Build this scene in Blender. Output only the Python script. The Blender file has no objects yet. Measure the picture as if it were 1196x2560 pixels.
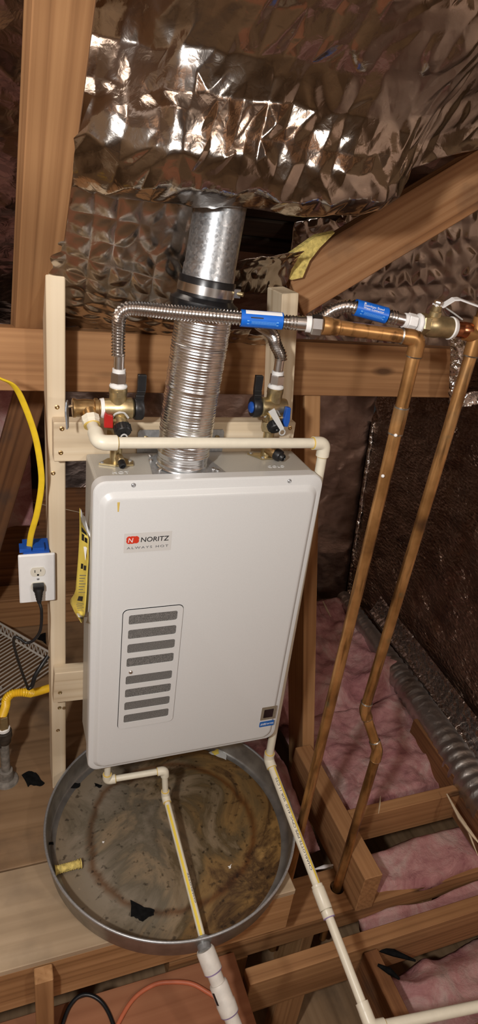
import bpy, bmesh, math, random
import numpy as np
from mathutils import Vector, Matrix, noise
random.seed(7)
scene = bpy.context.scene
C = scene.collection
# ------------------------------------------------------------------ camera
FPX, YAW, PITCH, ROLL = 1611.18328, .397729584, .459896265, .132659201
Z0 = 1.75                                            # top of the heater above the lowest floor
CAM = Vector((-.170335, -1.141034, .532283 + Z0))
cy, sy, cp, sp = math.cos(YAW), math.sin(YAW), math.cos(PITCH), math.sin(PITCH)
F_ = Vector((sy*cp, cy*cp, -sp)); Rt = Vector((cy, -sy, 0)); U_ = Rt.cross(F_)
cr, sr = math.cos(ROLL), math.sin(ROLL)
RX = cr*Rt + sr*U_; UP = -sr*Rt + cr*U_
cam = bpy.data.cameras.new('camera'); camo = bpy.data.objects.new('camera', cam); C.objects.link(camo)
cam.sensor_fit = 'HORIZONTAL'; cam.sensor_width = 36; cam.lens = 36*FPX/1196; cam.clip_start = .02
M = Matrix((RX, UP, -F_)).transposed().to_4x4(); M.translation = CAM
camo.matrix_world = M
scene.camera = camo
# ------------------------------------------------------------------ world, lamps, exposure
world = bpy.data.worlds.new('world'); scene.world = world; world.use_nodes = True
world.node_tree.nodes['Background'].inputs[0].default_value = (.9, .85, .8, 1)
world.node_tree.nodes['Background'].inputs[1].default_value = .02
def lamp(name, loc, power, radius, col):
    l = bpy.data.lights.new(name, 'POINT'); l.energy = power; l.shadow_soft_size = radius; l.color = col
    o = bpy.data.objects.new(name, l); C.objects.link(o); o.location = loc; return o
lamp('work_lamp', (-.60, -1.20, Z0 + .70), 84, .045, (1, .985, .965))
lamp('fill_lamp', (.9, -2.1, Z0 + .80), 32, .07, (1, .95, .89))  # added soft fill light behind the camera, no bulb known there
vs = scene.view_settings
vs.view_transform = 'Standard'; vs.look = 'None'; vs.exposure = 0.0; vs.gamma = 1; vs.use_curve_mapping = False
# ------------------------------------------------------------------ helpers
def ray(u, v): return RX*((u-598)/FPX) - UP*((v-1280)/FPX) + F_
def at(u, v, X=None, Y=None, Z=None):
    d = ray(u, v)
    t = (X-CAM.x)/d.x if X is not None else (Y-CAM.y)/d.y if Y is not None else (Z+Z0-CAM.z)/d.z
    return CAM + d*t
def V(x, y, z): return Vector((x, y, z+Z0))
def nodes(name):
    m = bpy.data.materials.new(name); m.use_nodes = True
    nt = m.node_tree; b = nt.nodes['Principled BSDF']; return m, nt, b
def N(nt, t, **k):
    n = nt.nodes.new(t)
    for a, b in k.items():
        if a in n.inputs: n.inputs[a].default_value = b
        else: setattr(n, a, b)
    return n
def ramp(nt, fac, stops):
    r = N(nt, 'ShaderNodeValToRGB'); e = r.color_ramp.elements
    while len(e) < len(stops): e.new(.5)
    for i, (p, c) in enumerate(stops):
        e[i].position = p; e[i].color = tuple(c)+(1,) if len(c) == 3 else c
    nt.links.new(fac, r.inputs[0]); return r
def texco(nt, scale, kind='Object', rnd=True):
    tc = N(nt, 'ShaderNodeTexCoord'); mp = N(nt, 'ShaderNodeMapping'); mp.inputs['Scale'].default_value = scale
    nt.links.new(tc.outputs[kind], mp.inputs[0])
    if rnd:
        oi = N(nt, 'ShaderNodeObjectInfo'); mu = N(nt, 'ShaderNodeMath', operation='MULTIPLY'); mu.inputs[1].default_value = 37.
        nt.links.new(oi.outputs['Random'], mu.inputs[0]); nt.links.new(mu.outputs[0], mp.inputs['Location'])
    return mp
def bump(nt, b, h, strength, dist):
    bp = N(nt, 'ShaderNodeBump'); bp.inputs['Strength'].default_value = strength; bp.inputs['Distance'].default_value = dist
    nt.links.new(h, bp.inputs['Height']); nt.links.new(bp.outputs[0], b.inputs['Normal']); return bp
def plain(name, col, rough=.5, metal=0., nscale=40, var=.12, bmp=.0, spec=.5):
    m, nt, b = nodes(name)
    mp = texco(nt, (1, 1, 1)); n = N(nt, 'ShaderNodeTexNoise'); n.inputs['Scale'].default_value = nscale; n.inputs['Detail'].default_value = 4
    nt.links.new(mp.outputs[0], n.inputs['Vector'])
    r = ramp(nt, n.outputs[0], [(.3, [c*(1-var) for c in col]), (.7, [min(1, c*(1+var)) for c in col])])
    nt.links.new(r.outputs[0], b.inputs['Base Color']); b.inputs['Roughness'].default_value = rough
    b.inputs['Metallic'].default_value = metal; b.inputs['Specular IOR Level'].default_value = spec
    if bmp: bump(nt, b, n.outputs[0], .6, bmp)
    return m
def wood(name, dark, mid, light, rough=.65, grain=26, knots=True, stain=0.):
    m, nt, b = nodes(name)
    mp = texco(nt, (1, 1, 1))
    st = N(nt, 'ShaderNodeMapping'); st.inputs['Scale'].default_value = (.55, grain*1.5, grain*1.5); nt.links.new(mp.outputs[0], st.inputs[0])
    low = N(nt, 'ShaderNodeTexNoise'); low.inputs['Scale'].default_value = 3.; nt.links.new(mp.outputs[0], low.inputs['Vector'])
    n = N(nt, 'ShaderNodeTexNoise'); n.inputs['Scale'].default_value = 1.6; n.inputs['Detail'].default_value = 5; n.inputs['Distortion'].default_value = .6
    nt.links.new(st.outputs[0], n.inputs['Vector'])
    w = N(nt, 'ShaderNodeTexWave', wave_type='BANDS', bands_direction='DIAGONAL'); w.inputs['Scale'].default_value = .9; w.inputs['Distortion'].default_value = 9; w.inputs['Detail'].default_value = 2
    w.inputs['Detail Scale'].default_value = .35
    nt.links.new(st.outputs[0], w.inputs['Vector'])
    mx = N(nt, 'ShaderNodeMix', data_type='FLOAT'); mx.inputs[0].default_value = .10
    nt.links.new(n.outputs[0], mx.inputs[2]); nt.links.new(w.outputs['Fac'], mx.inputs[3])
    r = ramp(nt, mx.outputs[0], [(.18, dark), (.46, mid), (.80, light)])
    col = r.outputs[0]
    lo = ramp(nt, low.outputs[0], [(.35, (.78, .74, .70)), (.65, (1.08, 1.06, 1.04))])
    mm = N(nt, 'ShaderNodeMix', data_type='RGBA', blend_type='MULTIPLY'); mm.inputs[0].default_value = 1
    nt.links.new(col, mm.inputs[6]); nt.links.new(lo.outputs[0], mm.inputs[7]); col = mm.outputs[2]
    if knots:
        kp = N(nt, 'ShaderNodeMapping'); kp.inputs['Scale'].default_value = (3.2, 9, 9); nt.links.new(mp.outputs[0], kp.inputs[0])
        vo = N(nt, 'ShaderNodeTexVoronoi'); vo.inputs['Scale'].default_value = 1.; nt.links.new(kp.outputs[0], vo.inputs['Vector'])
        kr = ramp(nt, vo.outputs['Distance'], [(.05, (1, 1, 1)), (.13, (0, 0, 0))])
        km = N(nt, 'ShaderNodeMix', data_type='RGBA'); nt.links.new(kr.outputs[0], km.inputs[0])
        nt.links.new(col, km.inputs[6]); km.inputs[7].default_value = tuple(c*.55 for c in dark)+(1,); col = km.outputs[2]
    if stain:
        sn = N(nt, 'ShaderNodeTexNoise'); sn.inputs['Scale'].default_value = 7; sn.inputs['Detail'].default_value = 6; nt.links.new(mp.outputs[0], sn.inputs['Vector'])
        sr_ = ramp(nt, sn.outputs[0], [(.52, (0, 0, 0)), (.72, (stain, stain, stain))])
        sm = N(nt, 'ShaderNodeMix', data_type='RGBA'); nt.links.new(sr_.outputs[0], sm.inputs[0]); nt.links.new(col, sm.inputs[6]); sm.inputs[7].default_value = (.05, .04, .035, 1); col = sm.outputs[2]
    nt.links.new(col, b.inputs['Base Color']); b.inputs['Roughness'].default_value = rough
    b.inputs['Specular IOR Level'].default_value = .25
    bump(nt, b, mx.outputs[0], .25, .002); return m
def foil(name, col, rough, scale, strength, dist, stretch=(1, 1, 1), dirt=.3, dirtcol=(.30, .20, .13), rot=(0, 0, 0)):
    m, nt, b = nodes(name)
    mp = texco(nt, stretch, rnd=False); mp.inputs['Rotation'].default_value = rot
    n = N(nt, 'ShaderNodeTexNoise'); n.inputs['Scale'].default_value = scale; n.inputs['Detail'].default_value = 3; n.inputs['Distortion'].default_value = .8
    nt.links.new(mp.outputs[0], n.inputs['Vector'])
    vo = N(nt, 'ShaderNodeTexVoronoi'); vo.inputs['Scale'].default_value = scale*.8; nt.links.new(mp.outputs[0], vo.inputs['Vector'])
    ad = N(nt, 'ShaderNodeMath', operation='ADD'); nt.links.new(n.outputs[0], ad.inputs[0]); nt.links.new(vo.outputs['Distance'], ad.inputs[1])
    bump(nt, b, ad.outputs[0], strength, dist)
    dn = N(nt, 'ShaderNodeTexNoise'); dn.inputs['Scale'].default_value = 6; dn.inputs['Detail'].default_value = 5; nt.links.new(mp.outputs[0], dn.inputs['Vector'])
    dr = ramp(nt, dn.outputs[0], [(.4, (0, 0, 0)), (.75, (dirt, dirt, dirt))])
    mx = N(nt, 'ShaderNodeMix', data_type='RGBA'); nt.links.new(dr.outputs[0], mx.inputs[0]); mx.inputs[6].default_value = col+(1,); mx.inputs[7].default_value = dirtcol+(1,)
    nt.links.new(mx.outputs[2], b.inputs['Base Color']); b.inputs['Metallic'].default_value = 1; b.inputs['Roughness'].default_value = rough
    return m
# ------------------------------------------------------------------ materials
MAT = {}
MAT['pine'] = wood('new_pine', (.52, .40, .26), (.76, .64, .46), (.84, .74, .57), grain=22)
MAT['fir'] = wood('old_fir', (.17, .080, .034), (.33, .17, .075), (.45, .25, .115))
MAT['firD'] = wood('aged_dark_fir', (.085, .037, .017), (.19, .085, .036), (.29, .14, .06), stain=.6)
MAT['firR'] = wood('weathered_fir', (.13, .055, .022), (.29, .14, .06), (.45, .26, .13), stain=.55)
MAT['firL'] = wood('amber_fir', (.24, .12, .05), (.41, .225, .10), (.53, .31, .15))
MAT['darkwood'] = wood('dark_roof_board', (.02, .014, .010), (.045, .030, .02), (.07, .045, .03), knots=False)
MAT['ply'] = wood('plywood', (.30, .22, .14), (.45, .345, .23), (.55, .43, .30), grain=14, knots=False, stain=.35)
MAT['plyB'] = wood('old_plywood', (.16, .10, .055), (.28, .18, .10), (.36, .24, .14), grain=14, knots=False, stain=.5)
MAT['plyR'] = wood('reddish_plywood', (.20, .075, .035), (.31, .13, .065), (.37, .165, .085), grain=14, knots=False)
MAT['white'] = plain('white_enamel', (.67, .675, .665), .32, 0, 400, .015)
MAT['enamel'] = plain('beige_enamel', (.47, .445, .39), .34, 0, 300, .03)
MAT['cpvc'] = plain('cream_cpvc', (.77, .72, .58), .35, 0, 60, .03)
MAT['pvc'] = plain('white_pvc', (.66, .62, .56), .5, 0, 50, .10)
MAT['primer'] = plain('purple_primer', (.30, .22, .42), .5, 0, 60, .2)
MAT['glue'] = plain('yellow_solvent_cement', (.66, .47, .12), .35, 0, 60, .1)
MAT['stripe'] = plain('yellow_stripe', (.80, .60, .07), .4, 0, 60, .05)
MAT['brass'] = plain('brass', (.50, .40, .22), .38, .9, 90, .15, .0004)
MAT['bronze'] = plain('bronze', (.45, .30, .14), .4, 1, 90, .2, .0004)
MAT['steel'] = plain('stainless', (.68, .66, .64), .24, 1, 90, .06)
MAT['chrome'] = plain('chrome', (.78, .77, .76), .28, 1, 90, .05)
MAT['galv'] = None
MAT['alum'] = plain('bright_aluminium', (.84, .85, .87), .27, 1, 120, .06, .0006)
MAT['black'] = plain('black_plastic', (.012, .012, .013), .38, 0, 60, .2)
MAT['rubber'] = plain('black_rubber', (.010, .010, .011), .3, 0, 60, .2)
MAT['tar'] = plain('tar_paper', (.006, .006, .006), .9, 0, 80, .5, .003, .1)
MAT['blue'] = plain('blue_plastic', (.012, .085, .40), .4, 0, 60, .08)
MAT['labelblue'] = plain('blue_label', (.006, .13, .60), .35, 0, 60, .04)
MAT['labellight'] = plain('pale_blue_print', (.14, .38, .80), .4, 0, 60, .03)
MAT['paperwhite'] = plain('white_print', (.80, .80, .80), .5, 0, 60, .03)
MAT['red'] = plain('red_plastic', (.42, .015, .012), .4, 0, 60, .08)
MAT['logored'] = plain('red_print', (.62, .045, .02), .4, 0, 60, .03)
MAT['ink'] = plain('black_print', (.012, .012, .014), .45, 0, 60, .1)
MAT['greyink'] = plain('grey_print', (.16, .16, .17), .45, 0, 60, .1)
MAT['teflon'] = plain('white_teflon', (.78, .77, .75), .55, 0, 120, .06, .0006)
MAT['lever'] = plain('grey_lever', (.36, .39, .43), .4, .6, 150, .2, .0005)
MAT['silicone'] = plain('clear_strap', (.50, .50, .48), .4, 0, 60, .05)
MAT['outlet'] = plain('outlet_white', (.80, .80, .79), .3, 0, 60, .02)
MAT['ivory'] = plain('outlet_ivory', (.68, .65, .56), .35, 0, 60, .02)
MAT['cableY'] = plain('yellow_cable', (.80, .55, .025), .38, 0, 60, .06)
MAT['gasY'] = plain('yellow_gas_coating', (.78, .48, .02), .35, 0, 60, .08)
MAT['paperY'] = plain('yellow_paper', (.72, .56, .10), .6, 0, 60, .04)
MAT['iron'] = plain('dusty_iron', (.20, .18, .155), .8, .2, 60, .35, .001)
MAT['ironD'] = plain('oily_iron', (.045, .036, .028), .55, .3, 60, .5, .001)
MAT['wire'] = plain('white_coated_wire', (.50, .47, .42), .4, 0, 60, .05)
MAT['coral'] = plain('coral_cable', (.55, .15, .07), .5, 0, 60, .06)
MAT['glass'] = plain('dark_display', (.010, .007, .007), .12, 0, 60, .1)
MAT['bezel'] = plain('bezel_taupe', (.24, .20, .145), .5, .1, 200, .1)
MAT['badge'] = plain('badge_blue', (.015, .12, .42), .4, 0, 60, .05)
MAT['clear'] = plain('film_sticker', (.62, .61, .585), .3, 0, 60, .01)
MAT['zinc'] = plain('zinc_plate', (.44, .45, .46), .4, .7, 200, .15)
MAT['mesh'] = plain('filter_mesh', (.20, .195, .185), .75, .4, 900, .75, .001)
MAT['yfoam'] = plain('yellow_fiberglass', (.62, .48, .14), .95, 0, 120, .35, .006)
MAT['solder'] = plain('solder', (.45, .44, .41), .35, 1, 120, .2, .001)
MAT['drift'] = plain('pale_splinter', (.62, .50, .34), .8, 0, 60, .15)
MAT['foil'] = foil('crinkled_foil', (.47, .435, .40), .15, 60, .20, .0025, dirt=.4)
MAT['foilG'] = foil('grid_foil', (.52, .48, .44), .20, 55, .16, .0025, dirt=.35)
MAT['foilB'] = foil('roof_foil', (.52, .42, .35), .28, 30, .5, .006, dirt=.6)
MAT['foilW'] = foil('wall_foil_reflect_tint', (.56, .42, .33), .34, 44, .8, .008, stretch=(1, 1.2, 2.6), rot=(.75, .5, .2), dirt=.75, dirtcol=(.20, .13, .105))  # brown base tint stands in for the insulation and dark the foil reflects
MAT['foilK'] = foil('back_foil_reflect_tint', (.34, .25, .21), .38, 30, .22, .005, stretch=(1, 1.2, 1.6), rot=(.75, .5, .2), dirt=.75, dirtcol=(.14, .09, .08))  # dark brown base stands in for the gloom this foil reflects
MAT['tape'] = foil('foil_tape', (.72, .72, .73), .12, 60, .8, .006, dirt=.1)
MAT['duct'] = foil('dusty_duct_foil', (.60, .59, .57), .42, 40, .5, .004, dirt=.5, dirtcol=(.2, .18, .16))
def galv():
    m, nt, b = nodes('galvanised'); mp = texco(nt, (1, 1, 1))
    vo = N(nt, 'ShaderNodeTexVoronoi', feature='F1'); vo.inputs['Scale'].default_value = 210; nt.links.new(mp.outputs[0], vo.inputs['Vector'])
    n = N(nt, 'ShaderNodeTexNoise'); n.inputs['Scale'].default_value = 30; nt.links.new(mp.outputs[0], n.inputs['Vector'])
    sx = N(nt, 'ShaderNodeSeparateColor'); nt.links.new(vo.outputs['Color'], sx.inputs[0])
    r = ramp(nt, sx.outputs[0], [(.1, (.33, .345, .36)), (.9, (.50, .51, .52))]); nt.links.new(r.outputs[0], b.inputs['Base Color'])
    r2 = ramp(nt, sx.outputs[1], [(0, (.30,)*3), (1, (.45,)*3)]); nt.links.new(r2.outputs[0], b.inputs['Roughness'])
    b.inputs['Metallic'].default_value = .9; bump(nt, b, n.outputs[0], .2, .002); return m
MAT['galv'] = galv()
def copper():
    m, nt, b = nodes('aged_copper'); mp = texco(nt, (1, 1, 1))
    n = N(nt, 'ShaderNodeTexNoise'); n.inputs['Scale'].default_value = 9; n.inputs['Detail'].default_value = 6; nt.links.new(mp.outputs[0], n.inputs['Vector'])
    r = ramp(nt, n.outputs[0], [(.28, (.13, .065, .03)), (.42, (.36, .18, .06)), (.58, (.60, .32, .12)), (.74, (.40, .24, .11))])
    st = N(nt, 'ShaderNodeMapping'); st.inputs['Scale'].default_value = (60, 60, 6); nt.links.new(mp.outputs[0], st.inputs[0])
    n2 = N(nt, 'ShaderNodeTexNoise'); n2.inputs['Scale'].default_value = 1; n2.inputs['Detail'].default_value = 5; nt.links.new(st.outputs[0], n2.inputs['Vector'])
    k = ramp(nt, n2.outputs[0], [(.36, (.25, .22, .2)), (.48, (1, 1, 1))])
    mm = N(nt, 'ShaderNodeMix', data_type='RGBA', blend_type='MULTIPLY'); mm.inputs[0].default_value = .8
    nt.links.new(r.outputs[0], mm.inputs[6]); nt.links.new(k.outputs[0], mm.inputs[7])
    n3 = N(nt, 'ShaderNodeTexNoise'); n3.inputs['Scale'].default_value = 14; n3.inputs['Detail'].default_value = 3; nt.links.new(mp.outputs[0], n3.inputs['Vector'])
    gk = ramp(nt, n3.outputs[0], [(.66, (0, 0, 0)), (.76, (.7, .7, .7))])
    g = N(nt, 'ShaderNodeMix', data_type='RGBA'); nt.links.new(gk.outputs[0], g.inputs[0]); nt.links.new(mm.outputs[2], g.inputs[6]); g.inputs[7].default_value = (.14, .17, .11, 1)
    nt.links.new(g.outputs[2], b.inputs['Base Color']); b.inputs['Metallic'].default_value = .7; b.inputs['Roughness'].default_value = .36; return m
MAT['copper'] = copper()
MAT['copperNew'] = plain('bright_copper', (.60, .25, .13), .25, 1, 60, .15)
def pansteel():
    m, nt, b = nodes('stained_pan_floor'); mp = texco(nt, (1, 1, 1), rnd=False)
    n = N(nt, 'ShaderNodeTexNoise'); n.inputs['Scale'].default_value = 3.4; n.inputs['Detail'].default_value = 9; n.inputs['Roughness'].default_value = .62; n.inputs['Distortion'].default_value = 1.1
    nt.links.new(mp.outputs[0], n.inputs['Vector'])
    # left half grey dust, right half rust-brown: stains with their own shape
    sx = N(nt, 'ShaderNodeSeparateXYZ'); nt.links.new(mp.outputs[0], sx.inputs[0])
    gx = N(nt, 'ShaderNodeMath', operation='MULTIPLY_ADD'); gx.inputs[1].default_value = .85; gx.inputs[2].default_value = -.01; nt.links.new(sx.outputs[0], gx.inputs[0])
    ad = N(nt, 'ShaderNodeMath', operation='ADD'); nt.links.new(n.outputs[0], ad.inputs[0]); nt.links.new(gx.outputs[0], ad.inputs[1])
    r = ramp(nt, ad.outputs[0], [(.30, (.28, .235, .175)), (.40, (.155, .13, .09)), (.47, (.28, .21, .13)), (.54, (.12, .085, .042)), (.61, (.25, .15, .055)), (.68, (.08, .042, .016)), (.77, (.36, .22, .075))])
    # concentric tide mark
    ln = N(nt, 'ShaderNodeVectorMath', operation='LENGTH'); nt.links.new(mp.outputs[0], ln.inputs[0])
    w = N(nt, 'ShaderNodeMath', operation='MULTIPLY_ADD'); w.inputs[1].default_value = .09; nt.links.new(n.outputs[0], w.inputs[0]); nt.links.new(ln.outputs['Value'], w.inputs[2])
    tr = ramp(nt, w.outputs[0], [(.255, (1, 1, 1)), (.268, (.5, .28, .15)), (.285, (1, 1, 1)), (.36, (.75, .66, .55))])
    mm = N(nt, 'ShaderNodeMix', data_type='RGBA', blend_type='MULTIPLY'); mm.inputs[0].default_value = .9
    nt.links.new(r.outputs[0], mm.inputs[6]); nt.links.new(tr.outputs[0], mm.inputs[7])
    # specks
    v = N(nt, 'ShaderNodeTexNoise'); v.inputs['Scale'].default_value = 55; v.inputs['Detail'].default_value = 3; nt.links.new(mp.outputs[0], v.inputs['Vector'])
    vr = ramp(nt, v.outputs[0], [(.30, (.12, .10, .08)), (.40, (1, 1, 1)), (.70, (1, 1, 1)), (.80, (1.5, 1.45, 1.35))])
    m2 = N(nt, 'ShaderNodeMix', data_type='RGBA', blend_type='MULTIPLY'); m2.inputs[0].default_value = .75
    nt.links.new(mm.outputs[2], m2.inputs[6]); nt.links.new(vr.outputs[0], m2.inputs[7])
    nt.links.new(m2.outputs[2], b.inputs['Base Color']); b.inputs['Metallic'].default_value = .25
    rr = ramp(nt, n.outputs[0], [(.4, (.35,)*3), (.65, (.75,)*3)]); nt.links.new(rr.outputs[0], b.inputs['Roughness'])
    bump(nt, b, n.outputs[0], .3, .004); return m
MAT['panfloor'] = pansteel()
MAT['pansteel'] = plain('dull_pan_steel', (.34, .33, .31), .4, .85, 25, .25)
def pink():
    m, nt, b = nodes('pink_fiberglass'); mp = texco(nt, (1, 1, 1))
    n = N(nt, 'ShaderNodeTexNoise'); n.inputs['Scale'].default_value = 7; n.inputs['Detail'].default_value = 9; n.inputs['Roughness'].default_value = .7; n.inputs['Distortion'].default_value = .8; nt.links.new(mp.outputs[0], n.inputs['Vector'])
    r = ramp(nt, n.outputs[0], [(.25, (.17, .08, .08)), (.38, (.38, .165, .17)), (.50, (.50, .26, .25)), (.62, (.56, .38, .35)), (.74, (.33, .25, .225))]); nt.links.new(r.outputs[0], b.inputs['Base Color'])
    n2 = N(nt, 'ShaderNodeTexNoise'); n2.inputs['Scale'].default_value = 38; n2.inputs['Detail'].default_value = 9; n2.inputs['Roughness'].default_value = .7; n2.inputs['Distortion'].default_value = .4; nt.links.new(mp.outputs[0], n2.inputs['Vector'])
    b.inputs['Roughness'].default_value = 1; b.inputs['Specular IOR Level'].default_value = .05; bump(nt, b, n2.outputs[0], .8, .010); return m
MAT['pink'] = pink()
# ------------------------------------------------------------------ object helpers
def setp(o, label=None, cat=None, group=None, kind=None):
    if label: o['label'] = label
    if cat: o['category'] = cat
    if group: o['group'] = group
    if kind: o['kind'] = kind
    return o
def empty(name, loc=(0, 0, 0), label=None, cat=None, group=None):
    o = bpy.data.objects.new(name, None); C.objects.link(o); o.location = loc; o.empty_display_size = .05
    return setp(o, label, cat, group)
def link(name, me, mat, parent=None, smooth=False):
    o = bpy.data.objects.new(name, me); C.objects.link(o)
    if mat is not None and not me.materials: me.materials.append(MAT[mat])
    if smooth: me.shade_smooth()
    if parent is not None:
        o.parent = parent
        if parent.type == 'EMPTY': o.matrix_parent_inverse = Matrix.Translation(parent.location).inverted()
    return o
class MB:
    def __init__(s): s.v = []; s.f = []
    def box(s, lo, hi):
        b = len(s.v); x0, y0, z0 = lo; x1, y1, z1 = hi
        s.v += [(x, y, z) for x in (x0, x1) for y in (y0, y1) for z in (z0, z1)]
        s.f += [tuple(b+i for i in q) for q in ((0, 1, 3, 2), (4, 6, 7, 5), (0, 4, 5, 1), (2, 3, 7, 6), (0, 2, 6, 4), (1, 5, 7, 3))]; return s
    def tube(s, path, rad, seg=14, cap=True):
        P = [Vector(p) for p in path]; n = len(P)
        R = rad if hasattr(rad, '__len__') else [rad]*n
        b = len(s.v); t0 = (P[1]-P[0]).normalized()
        a = t0.orthogonal().normalized()
        for i in range(n):
            t = (P[min(i+1, n-1)]-P[max(i-1, 0)])
            if t.length < 1e-9: t = t0
            t.normalize(); a = a - t*a.dot(t)
            a = a.normalized() if a.length > 1e-6 else t.orthogonal().normalized()
            c = t.cross(a)
            for k in range(seg):
                an = 2*math.pi*k/seg; s.v.append(tuple(P[i]+(a*math.cos(an)+c*math.sin(an))*R[i]))
        for i in range(n-1):
            for k in range(seg):
                k2 = (k+1) % seg; s.f.append((b+i*seg+k, b+i*seg+k2, b+(i+1)*seg+k2, b+(i+1)*seg+k))
        if cap:
            s.f.append(tuple(b+k for k in range(seg))[::-1]); s.f.append(tuple(b+(n-1)*seg+k for k in range(seg)))
        return s
    def cyl(s, a, b, r, seg=24, r2=None): return s.tube([a, b], [r, r if r2 is None else r2], seg)
    def prof(s, origin, axis, pr, seg=24, ph=None):     # lathe around axis: pr = [(t, r)]
        axis = Vector(axis).normalized(); o = Vector(origin)
        a = (Vector(ph) if ph else axis.orthogonal()); a = (a-axis*a.dot(axis)).normalized(); c = axis.cross(a); b = len(s.v)
        for t, r in pr:
            for k in range(seg):
                an = 2*math.pi*(k+.5)/seg; s.v.append(tuple(o+axis*t+(a*math.cos(an)+c*math.sin(an))*r))
        for i in range(len(pr)-1):
            for k in range(seg):
                k2 = (k+1) % seg; s.f.append((b+i*seg+k, b+i*seg+k2, b+(i+1)*seg+k2, b+(i+1)*seg+k))
        s.f.append(tuple(b+k for k in range(seg))[::-1]); s.f.append(tuple(b+(len(pr)-1)*seg+k for k in range(seg)))
        return s
    def prism(s, pts, off):                              # planar loop pts extruded by off
        b = len(s.v); n = len(pts); off = Vector(off)
        s.v += [tuple(p) for p in pts]+[tuple(Vector(p)+off) for p in pts]
        s.f.append(tuple(range(b, b+n))); s.f.append(tuple(range(b+2*n-1, b+n-1, -1)))
        for i in range(n):
            j = (i+1) % n; s.f.append((b+i, b+n+i, b+n+j, b+j))
        return s
    def build(s, name, mat, parent=None, smooth=False, ang=None):
        me = bpy.data.meshes.new(name); me.from_pydata([tuple(v) for v in s.v], [], s.f); me.update()
        bm = bmesh.new(); bm.from_mesh(me); bmesh.ops.recalc_face_normals(bm, faces=bm.faces)
        if smooth:
            lim = math.radians(ang or 40)
            for f in bm.faces: f.smooth = True
            for e in bm.edges:
                if len(e.link_faces) == 2 and e.calc_face_angle(0) > lim: e.smooth = False
        bm.to_mesh(me); bm.free()
        return link(name, me, mat, parent)
def bevel(o, w, seg=2):
    m = o.modifiers.new('bevel', 'BEVEL'); m.width = w; m.segments = seg; m.limit_method = 'ANGLE'; m.angle_limit = math.radians(40); return o
def board(name, a, b, w, t, wdir, mat, label=None, cat='board', group=None, parent=None, bev=.002, kind=None):
    """a, b: centre line ends; w: size along wdir; t: size along the third axis."""
    a, b = Vector(a), Vector(b); ax = (b-a); L = ax.length; ax.normalize()
    wd = Vector(wdir); wd = (wd-ax*wd.dot(ax)).normalized(); td = ax.cross(wd)
    m = MB().box((-L/2, -w/2, -t/2), (L/2, w/2, t/2))
    o = m.build(name, mat); bevel(o, bev, 1)
    Mx = Matrix((ax, wd, td)).transposed().to_4x4(); Mx.translation = (a+b)/2
    if parent is not None: o.parent = parent; o.matrix_parent_inverse = Matrix.Translation(parent.location).inverted()
    o.matrix_world = Mx if parent is None else Mx
    if parent is not None: o.matrix_basis = Mx
    return setp(o, label, cat if label else None, group, kind)
def abox(name, x, y, z, mat, label=None, cat='board', group=None, parent=None, bev=.002, kind=None):
    c = Vector(((x[0]+x[1])/2, (y[0]+y[1])/2, (z[0]+z[1])/2+Z0)); d = [x[1]-x[0], y[1]-y[0], z[1]-z[0]]
    i = d.index(max(d)); ax = Vector([1 if k == i else 0 for k in range(3)]); j = [k for k in range(3) if k != i]
    j = j[0] if d[j[0]] > d[j[1]] else j[1]; k = 3-i-j; wd = Vector([1 if q == j else 0 for q in range(3)])
    return board(name, c-ax*d[i]/2, c+ax*d[i]/2, d[j], d[k], wd, mat, label, cat, group, parent, bev, kind)
def spline(pts, n=12):
    P = [Vector(p) for p in pts]; Q = [P[0]*2-P[1]]+P+[P[-1]*2-P[-2]]; out = []
    for i in range(1, len(Q)-2):
        for k in range(n):
            t = k/n; a, b, c, d = Q[i-1], Q[i], Q[i+1], Q[i+2]
            out.append(.5*((2*b)+(c-a)*t+(2*a-5*b+4*c-d)*t*t+(3*b-a-3*c+d)*t**3))
    out.append(P[-1]); return out
def resample(P, step):
    out = [P[0]]; acc = 0
    for a, b in zip(P, P[1:]):
        L = (b-a).length; d = step-acc
        while d <= L: out.append(a.lerp(b, d/L)); d += step
        acc = L-(d-step)
    return out
def corrugated(m, path, r, amp, pitch, seg=16):
    P = resample(path, pitch/4); R = [r+amp*(1, 0, -1, 0)[i % 4] for i in range(len(P))]
    return m.tube(P, R, seg)
def bend(pts, r, n=6):
    """polyline with rounded corners"""
    P = [Vector(p) for p in pts]; out = [P[0]]
    for i in range(1, len(P)-1):
        a = (P[i-1]-P[i]); b = (P[i+1]-P[i]); q = min(r, a.length*.49, b.length*.49); A = P[i]+a.normalized()*q; B = P[i]+b.normalized()*q
        for k in range(n+1):
            t = k/n; out.append((1-t)**2*A+2*t*(1-t)*P[i]+t*t*B)
    out.append(P[-1]); return out
def rrect(x0, x1, z0, z1, r, y, n=6):
    pts = []
    for cx, cz, a0 in ((x1-r, z1-r, 0), (x0+r, z1-r, 90), (x0+r, z0+r, 180), (x1-r, z0+r, 270)):
        for k in range(n+1):
            a = math.radians(a0+90*k/n); pts.append((cx+r*math.cos(a), y, cz+r*math.sin(a)+Z0))
    return pts
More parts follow.
